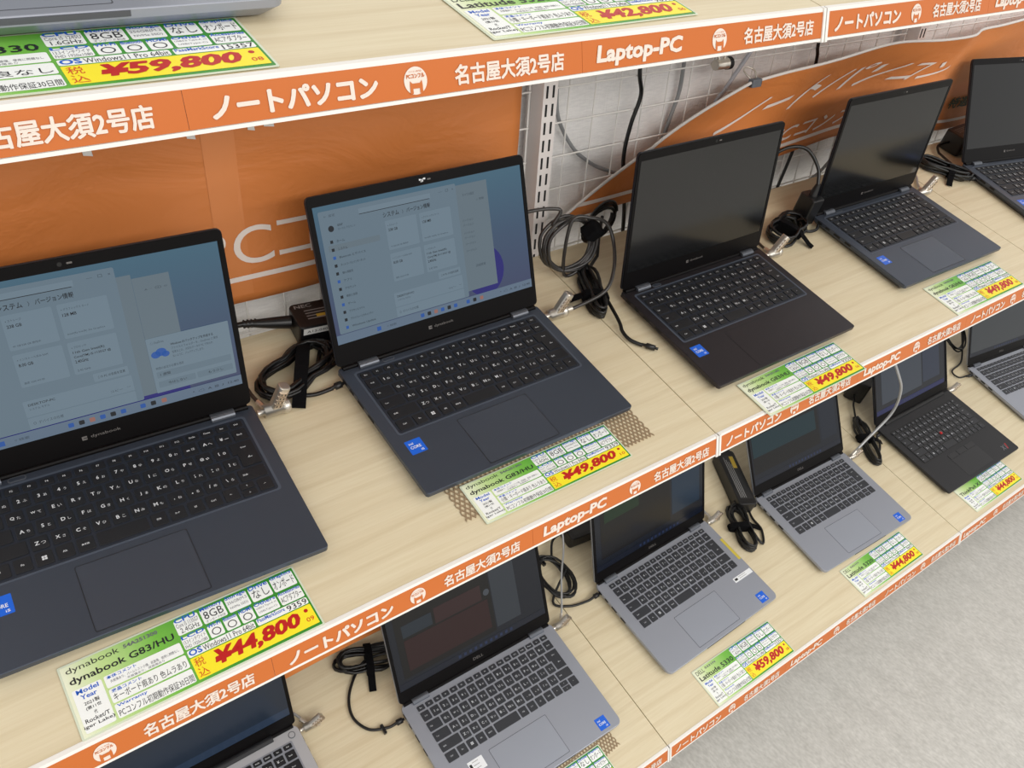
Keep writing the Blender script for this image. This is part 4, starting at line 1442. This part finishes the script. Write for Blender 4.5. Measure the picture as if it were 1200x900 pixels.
# --- adapter standing left of the farther navy laptop
t = thing('power_adapter', 'black adapter block standing upright beside the farther navy laptop', 'power adapter', (0, 0, 0.0010), 0, G_AD)
brick(t, (0.527, 0.306, 0), -0.05, 0.029, 0.034, 0.052, 0.004, label=False)
pth = flat_bundle((0.463, 0.288, 0.0), 0.30, 0.110, 0.075, 6, 0.0027, 21)
pth += spline([pth[-1], (0.50, 0.275, 0.006), (0.520, 0.268, 0.006), (0.536, 0.276, 0.009)], 5)[1:]
cord_set(t, pth, 0.0027)
strap(t, (0.462, 0.288, 0.0), 0.30, 0.012, 0.058, 0.021)
m = MB()
m.tube(spline([(0.529, 0.308, 0.072), (0.532, 0.325, 0.096), (0.518, 0.352, 0.118), (0.487, 0.37, 0.115), (0.455, 0.383, 0.085), (0.438, 0.388, 0.055), (0.43, 0.39, 0.02)], 8), 0.0032, M_CABLE, 8)
m.build('mains_cord', t)
m = MB(); m.tube([(0.528, 0.307, 0.0515), (0.529, 0.308, 0.064), (0.529, 0.308, 0.074)], [0.0075, 0.006, 0.004], M_PLUG, 12); m.build('mains_plug', t)

# --- adapter behind the rightmost laptop
t = thing('power_adapter', 'black adapter block with pale label behind the farthest laptop at right', 'power adapter', (0, 0, 0.0010), 0, G_AD)
brick(t, (1.148, 0.368, 0), 0.05, 0.095, 0.048, 0.042, lt='x')
pth = spline([(1.10, 0.372, 0.02), (1.075, 0.378, 0.012), (1.055, 0.36, 0.008)], 5) + flat_bundle((1.000, 0.312, 0.0), -0.95, 0.115, 0.058, 7, 0.0027, 31)
cord_set(t, pth, 0.0027)
strap(t, (1.006, 0.300, 0.0), -0.95, 0.012, 0.050, 0.020)
plug(t, (1.030, 0.268, 0.008), (1.0425, 0.258, 0.009), 0.0045)

# --- bottom shelf
t = thing('power_adapter', 'black bundled cord feeding the silver laptop at the bottom edge', 'power cord', (0, 0, 0.0010), 0, G_AD)
pth = flat_bundle((-0.362, 0.190, ZB), -0.35, 0.105, 0.060, 7, 0.0026, 41)
pth += spline([pth[-1], (-0.365, 0.190, ZB + 0.006), (-0.408, 0.158, ZB + 0.003), (-0.424, 0.120, ZB + 0.003), (-0.412, 0.088, ZB + 0.003), (-0.386, 0.075, ZB + 0.004), (-0.374, 0.073, ZB + 0.006)], 7)[1:]
cord_set(t, pth, 0.0024)
strap(t, (-0.358, 0.188, ZB), -0.35, 0.012, 0.056, 0.021)
plug(t, (-0.376, 0.073, ZB + 0.007), (-0.3572, 0.072, ZB + 0.009), 0.0048)
m = MB(); m.slab(-0.0022, 0.0022, -0.010, 0.006, 0, 0.0055, M_PLUG, 0.0005); m.build('cable_tie', t, (-0.392, 0.078, ZB + 0.0005))

t = thing('power_adapter', 'dark adapter block behind the silver laptop with the yellow strip', 'power adapter', (0, 0, 0.0010), 0, G_AD)
brick(t, (0.140, 0.222, ZB), -0.1, 0.10, 0.052, 0.030, lt='x')
pth = spline([(0.098, 0.228, ZB + 0.02), (0.062, 0.226, ZB + 0.018), (0.040, 0.20, ZB + 0.012)], 5) + coil((0.016, 0.160, ZB + 0.016), (1, 0.1, 0), (-.1, 1, 0.15), 0.028, 0.040, 5, 0.0026, 51, spread=0.006)
pth += spline([pth[-1], (-0.012, 0.124, ZB + 0.004), (0.010, 0.101, ZB + 0.003), (0.045, 0.092, ZB + 0.005), (0.060, 0.0915, ZB + 0.008)], 6)[1:]
cord_set(t, pth, 0.0024)
plug(t, (0.056, 0.0915, ZB + 0.008), (0.0732, 0.0915, ZB + 0.0095), 0.0048)
m = MB(); m.slab(-0.003, 0.003, -0.007, 0.007, 0, 0.006, M_PLUG, 0.001); m.build('cable_tie', t, (0.016, 0.196, ZB + 0.010))

t = thing('power_adapter', 'long black adapter with pale label lying between two silver bottom laptops', 'power adapter', (0, 0, 0.0010), 0, G_AD)
brick(t, (0.514, 0.158, ZB), 1.15, 0.146, 0.042, 0.032, 0.008, lt='x')
pth = flat_bundle((0.446, 0.062, ZB), 1.15, 0.125, 0.060, 7, 0.0027, 61)
pth += spline([pth[-1], (0.458, 0.018, ZB + 0.005), (0.486, 0.040, ZB + 0.003), (0.489, 0.070, ZB + 0.004), (0.496, 0.090, ZB + 0.007), (0.505, 0.094, ZB + 0.009)], 6)[1:]
cord_set(t, pth, 0.0026)
strap(t, (0.442, 0.066, ZB), 1.15, 0.012, 0.056, 0.021)
plug(t, (0.502, 0.093, ZB + 0.009), (0.5185, 0.091, ZB + 0.0095), 0.0045)
m = MB(); m.tube([(0.555, 0.222, ZB + 0.018), (0.562, 0.236, ZB + 0.018), (0.575, 0.262, ZB + 0.020), (0.600, 0.300, ZB + 0.02)], [0.010, 0.009, 0.004, 0.0035], M_PLUG, 10); m.build('mains_plug', t)

t = thing('power_adapter', 'black adapter and bundled cord left of the matte black laptop', 'power adapter', (0, 0, 0.0010), 0, G_AD)
brick(t, (1.045, 0.222, ZB), 0.5, 0.075, 0.046, 0.060, lt='x')
pth = spline([(1.01, 0.205, ZB + 0.02), (0.985, 0.185, ZB + 0.015)], 5) + flat_bundle((0.925, 0.092, ZB), 1.05, 0.150, 0.048, 7, 0.0026, 71)
pth += spline([pth[-1], (0.930, 0.062, ZB + 0.005), (0.955, 0.072, ZB + 0.004), (0.960, 0.086, ZB + 0.007), (0.963, 0.090, ZB + 0.009)], 6)[1:]
cord_set(t, pth, 0.0025)
strap(t, (0.925, 0.098, ZB), 1.05, 0.013, 0.048, 0.021)
plug(t, (0.960, 0.090, ZB + 0.009), (0.9760, 0.091, ZB + 0.0095), 0.0042)

t = thing('power_adapter', 'thin black looped cord between the black laptop and the far right laptop', 'power cord', (0, 0, 0.0010), 0, G_AD)
pth = coil((1.475, 0.225, ZB + 0.050), (1, 0.11, 0.0), (-0.1, 0.7, 0.55), 0.050, 0.060, 4, 0.0024, 81, spread=0.006)
pth += spline([pth[-1], (1.46, 0.16, ZB + 0.006), (1.39, 0.145, ZB + 0.004), (1.385, 0.120, ZB + 0.004), (1.412, 0.112, ZB + 0.008)], 6)[1:]
cord_set(t, pth, 0.0022)
plug(t, (1.405, 0.1105, ZB + 0.008), (1.4265, 0.106, ZB + 0.0095), 0.0042)

# --- security locks
def lock(label, x, y, z, rz, cable=None, cmat=None, lean=0.35, small=False, cr=0.0024):
    """lock head plugged into the right flank of a laptop at (x, y); barrel along local +x"""
    t = thing('security_lock', label, 'security lock', (x, y, z), rz, 'combination cable locks')
    s = 0.85 if small else 1.0
    zc = 0.0095
    m = MB()
    m.tube([(0.0012, 0, zc), (0.009 * s, 0, zc), (0.0091 * s, 0, zc), (0.030 * s, 0, zc), (0.0301 * s, 0, zc), (0.038 * s, 0, zc), (0.0395 * s, 0, zc)],
           [0.0040, 0.0042, 0.0082 * s, 0.0082 * s, 0.0090 * s, 0.0090 * s, 0.0070 * s], M_CHROME, 20)
    m.build('barrel', t)
    dx, dz = math.sin(lean), math.cos(lean)
    L = (0.028 if small else 0.036) * s
    bx = 0.021 * s
    R_ = Matrix.Translation((bx, 0, zc)) @ Matrix.Rotation(lean, 4, 'Y')
    def TL(p):
        return tuple(R_ @ Vector(p))
    m = MB()
    a, c = (0.0068, 0.0062) if not small else (0.0062, 0.0056)
    m.slab(-a, a, -c, c, 0.002, L, M_CHROME, 0.0040, 0.0014, 0, TL)
    dial = m.build('dial_housing', t)
    for k in range(4):
        m = MB()
        c0 = 0.0105 * s + k * 0.0058 * s
        m.slab(-0.0062, 0.0038, -c - 0.0016, -c + 0.004, c0 - 0.0021 * s, c0 + 0.0021 * s, M_DIAL, 0.0022, 0, 0, TL)
        for j in range(2):
            q = -0.0034 + j * 0.0042
            m.slab(q - 0.0007, q + 0.0007, -c - 0.0018, -c - 0.001, c0 - 0.0013 * s, c0 + 0.0013 * s, M_NICKDARK, 0, 0, 0, TL)
        m.build('number_dial', dial)
    if cable:
        m = MB()
        m.tube(spline([tuple(Vector(p) - Vector((x, y, z))) for p in cable], 8), cr, cmat or M_CABLEBR, 8)
        c = m.build('lock_cable', t)
        m = MB()
        a = Vector(cable[0]) - Vector((x, y, z)); b_ = Vector(cable[1]) - Vector((x, y, z))
        d = (b_ - a).normalized()
        m.tube([a, a + d * 0.014], cr * 1.5, M_CHROME, 10)
        m.build('cable_ferrule', t)
    return t
lock('silver combination lock on the right flank of the nearest laptop', -0.5045, 0.270, ZM, -0.04,
     [(-0.492, 0.276, 0.008), (-0.497, 0.300, 0.006), (-0.500, 0.340, 0.004), (-0.512, 0.385, 0.004), (-0.535, 0.400, 0.004)])
ring = coil((0.008, 0.350, 0.048), (1, -0.25, 0.05), (0.05, 0.32, 1), 0.041, 0.040, 6, 0.0028, 91, ph=2.2, spread=0.007, wild=0.35)
lkB = lock('silver combination lock on the centre laptop with thick cable looping to a coil', -0.0868, 0.272, ZM, 0.0,
     [(-0.052, 0.272, 0.0095), (-0.030, 0.268, 0.014), (0.010, 0.262, 0.034), (0.038, 0.282, 0.050), (0.056, 0.312, 0.070), (0.052, 0.332, 0.092), (0.030, 0.343, 0.100), (0.0, 0.352, 0.094)]
     + [tuple(p) for p in ring[8::4]] + [(-0.01, 0.372, 0.105), (-0.07, 0.392, 0.096), (-0.14, 0.402, 0.06), (-0.2, 0.41, 0.03)], M_CABLEBR, 0.45, cr=0.0027)
m = MB()
ps = [Vector((0.010, 0.336, 0.092)), Vector((0.018, 0.334, 0.088)), Vector((0.030, 0.335, 0.080))]
for dx_ in (0,):
    m.slab(-0.013, 0.013, -0.012, 0.012, -0.012, 0.014, M_VELCRO, 0.006, 0.004, 0.004)
o = m.build('velcro_strap', lkB, (0.0268 + 0.0868 + 0.004, 0.338 - 0.272, 0.080), (0.4, 0.5, 0.2))
lock('silver combination lock on the right flank of the darkened navy laptop', 0.3568, 0.248, ZM, 0.0, [(0.378, 0.252, 0.008), (0.385, 0.28, 0.004), (0.40, 0.33, 0.004), (0.43, 0.39, 0.004)], None, 0.55)
lock('silver combination lock on the farther navy laptop, second from right', 0.8437, 0.272, ZM, -0.0138, [(0.865, 0.276, 0.008), (0.89, 0.30, 0.004), (0.92, 0.33, 0.004), (0.93, 0.39, 0.004)], M_STEELCABLE, 0.55)
lock('small chrome lock on the bright silver laptop at bottom left', -0.5055, 0.138, ZB, -0.02, [(-0.490, 0.142, ZB + 0.008), (-0.505, 0.172, ZB + 0.008), (-0.54, 0.2, ZB + 0.005)], M_STEELCABLE, 0.9, True)
lock('small chrome lock with clear cable on the silver laptop at the bottom edge', -0.0497, 0.078, ZB, 0.0, [(-0.028, 0.082, ZB + 0.012), (-0.014, 0.100, ZB + 0.020), (0.020, 0.150, ZB + 0.034), (0.055, 0.195, ZB + 0.05), (0.07, 0.25, ZB + 0.10), (0.08, 0.35, ZB + 0.25)], M_STEELCABLE, 0.6, True, 0.002)
lock('small chrome lock beside the coiled cord, on the laptop with yellow strip', 0.3830, 0.108, ZB, 0.03, [(0.400, 0.112, ZB + 0.010), (0.405, 0.14, ZB + 0.006), (0.42, 0.2, ZB + 0.004)], M_STEELCABLE, 0.6, True)
lock('small chrome lock with pale cable rising to the shelf, beside the black laptop', 0.8300, 0.078, ZB, -0.025, [(0.846, 0.080, ZB + 0.012), (0.880, 0.085, ZB + 0.040), (0.935, 0.090, ZB + 0.105), (0.930, 0.10, ZB + 0.17), (0.905, 0.12, ZB + 0.22), (0.86, 0.18, ZB + 0.30), (0.82, 0.32, ZB + 0.40)], M_STEELCABLE, 0.9, True, 0.0032)
lock('small dark chrome lock on the matte black laptop', 1.2936, 0.100, ZB, -0.03, [(1.296, 0.088, ZB + 0.008), (1.31, 0.11, ZB + 0.004), (1.33, 0.2, ZB + 0.004)], M_CABLE, 0.8, True)

# --- cables hanging over the wall grid
UP[0] = True
def wall_cable(label, pts, r, matl):
    m = MB()
    m.tube(spline(pts, 10), r, matl, 8)
    tag(m.build('wall_cable'), label, 'cable', 'loose cables on the wall')
YB_, YF_ = 0.4265, 0.4075
wall_cable('thick grey cable curving down beside the slotted post', [(0.042, YB_, 0.50), (0.037, YB_, 0.38), (0.039, YB_, 0.324), (0.047, YB_, 0.280), (0.077, YB_, 0.235), (0.110, YB_, 0.207), (0.150, YB_, 0.185), (0.22, YB_, 0.16), (0.30, YB_, 0.15)], 0.0030, M_GREYCABLE)
wall_cable('black cable hanging in the middle of the wire grid', [(0.175, YF_, 0.50), (0.176, YF_, 0.40), (0.181, YF_, 0.335), (0.190, YF_, 0.300), (0.177, YF_, 0.256), (0.172, YF_, 0.203), (0.19, YF_ + 0.001, 0.12), (0.20, YF_, 0.0)], 0.0032, M_CABLE)
wall_cable('grey cable behind the wire grid left of the hanging cylinder', [(0.290, YB_, 0.50), (0.293, YB_, 0.38), (0.295, YB_, 0.333), (0.295, YB_, 0.287), (0.282, YB_, 0.241), (0.26, YB_, 0.15), (0.25, YB_, 0.02)], 0.0032, M_GREYCABLE)
wall_cable('pale grey cable slanting down to the banner edge by the cylinder', [(0.50, YF_, 0.45), (0.46, YF_, 0.38), (0.426, YF_, 0.338), (0.385, YF_, 0.288), (0.36, YF_, 0.25), (0.35, YF_, 0.12)], 0.0034, mat('pale_grey_cable', (176, 178, 186), 0.4))
wall_cable('short black cable seen between top shelf and slumped banner', [(0.600, YF_, 0.50), (0.605, YF_, 0.40), (0.609, YF_, 0.335), (0.616, YF_, 0.303), (0.62, YF_, 0.18), (0.585, YF_, 0.05), (0.57, YF_, 0.0)], 0.0030, M_CABLE)
wall_cable('grey cable drooping under the banner left of the farther navy laptop', [(0.42, YF_, 0.02), (0.50, YF_, 0.062), (0.583, YF_, 0.075), (0.676, YF_, 0.070), (0.740, YF_, 0.100), (0.775, YF_, 0.16), (0.79, YF_, 0.28)], 0.0032, M_GREYCABLE)

# --- small silver cylinder and clip at the banner top edge
t = thing('cable_lock_cylinder', 'small silver cylinder hanging from the wire grid above the banner', 'lock', (0.352, 0.400, 0.331))
m = MB()
m.tube([(-0.014, 0, 0), (0.011, 0, 0.0), (0.0115, 0, 0), (0.020, 0, 0)], [0.0082, 0.0082, 0.0096, 0.0092], M_CHROME, 16)
m.build('cylinder_body', t)
m = MB(); m.tube([(0.0118, 0, 0), (0.0204, 0, 0)], 0.0099, M_SLOT, 16); m.build('end_ring', t)
m = MB(); m.tube(spline([(-0.006, 0, 0.006), (-0.009, 0.003, 0.018), (0.0, 0.006, 0.024), (0.008, 0.003, 0.018), (0.005, 0, 0.007)], 6), 0.0024, M_CHROME, 8); m.build('shackle', t)
cp = Vector(f2(0.02, 1.0))
t = thing('binder_clip', 'grey metal clip on the upper corner of the slumped banner', 'clip', tuple(cp + Vector((-0.004, 0, -0.002))))
m = MB()
m.slab(-0.012, 0.012, -0.005, 0.006, -0.006, 0.006, M_HINGE, 0.003, 0.002)
m.build('clip_body', t)
m = MB(); m.tube(spline([(-0.006, 0.004, 0.004), (-0.012, 0.016, 0.014), (0.0, 0.024, 0.018), (0.012, 0.016, 0.014), (0.006, 0.004, 0.004)], 6), 0.0014, M_CHROME, 6); m.build('wire_handle', t)
UP[0] = False

bpy.data.objects.remove(_tob)
# ------------------------------------------------------------------ tilt the shelves and all they carry
for o in list(COL.objects):
    if o.parent is None and o.type in ('MESH', 'EMPTY') and o.name not in UPRIGHT:
        o.matrix_basis = ROT @ o.matrix_basis
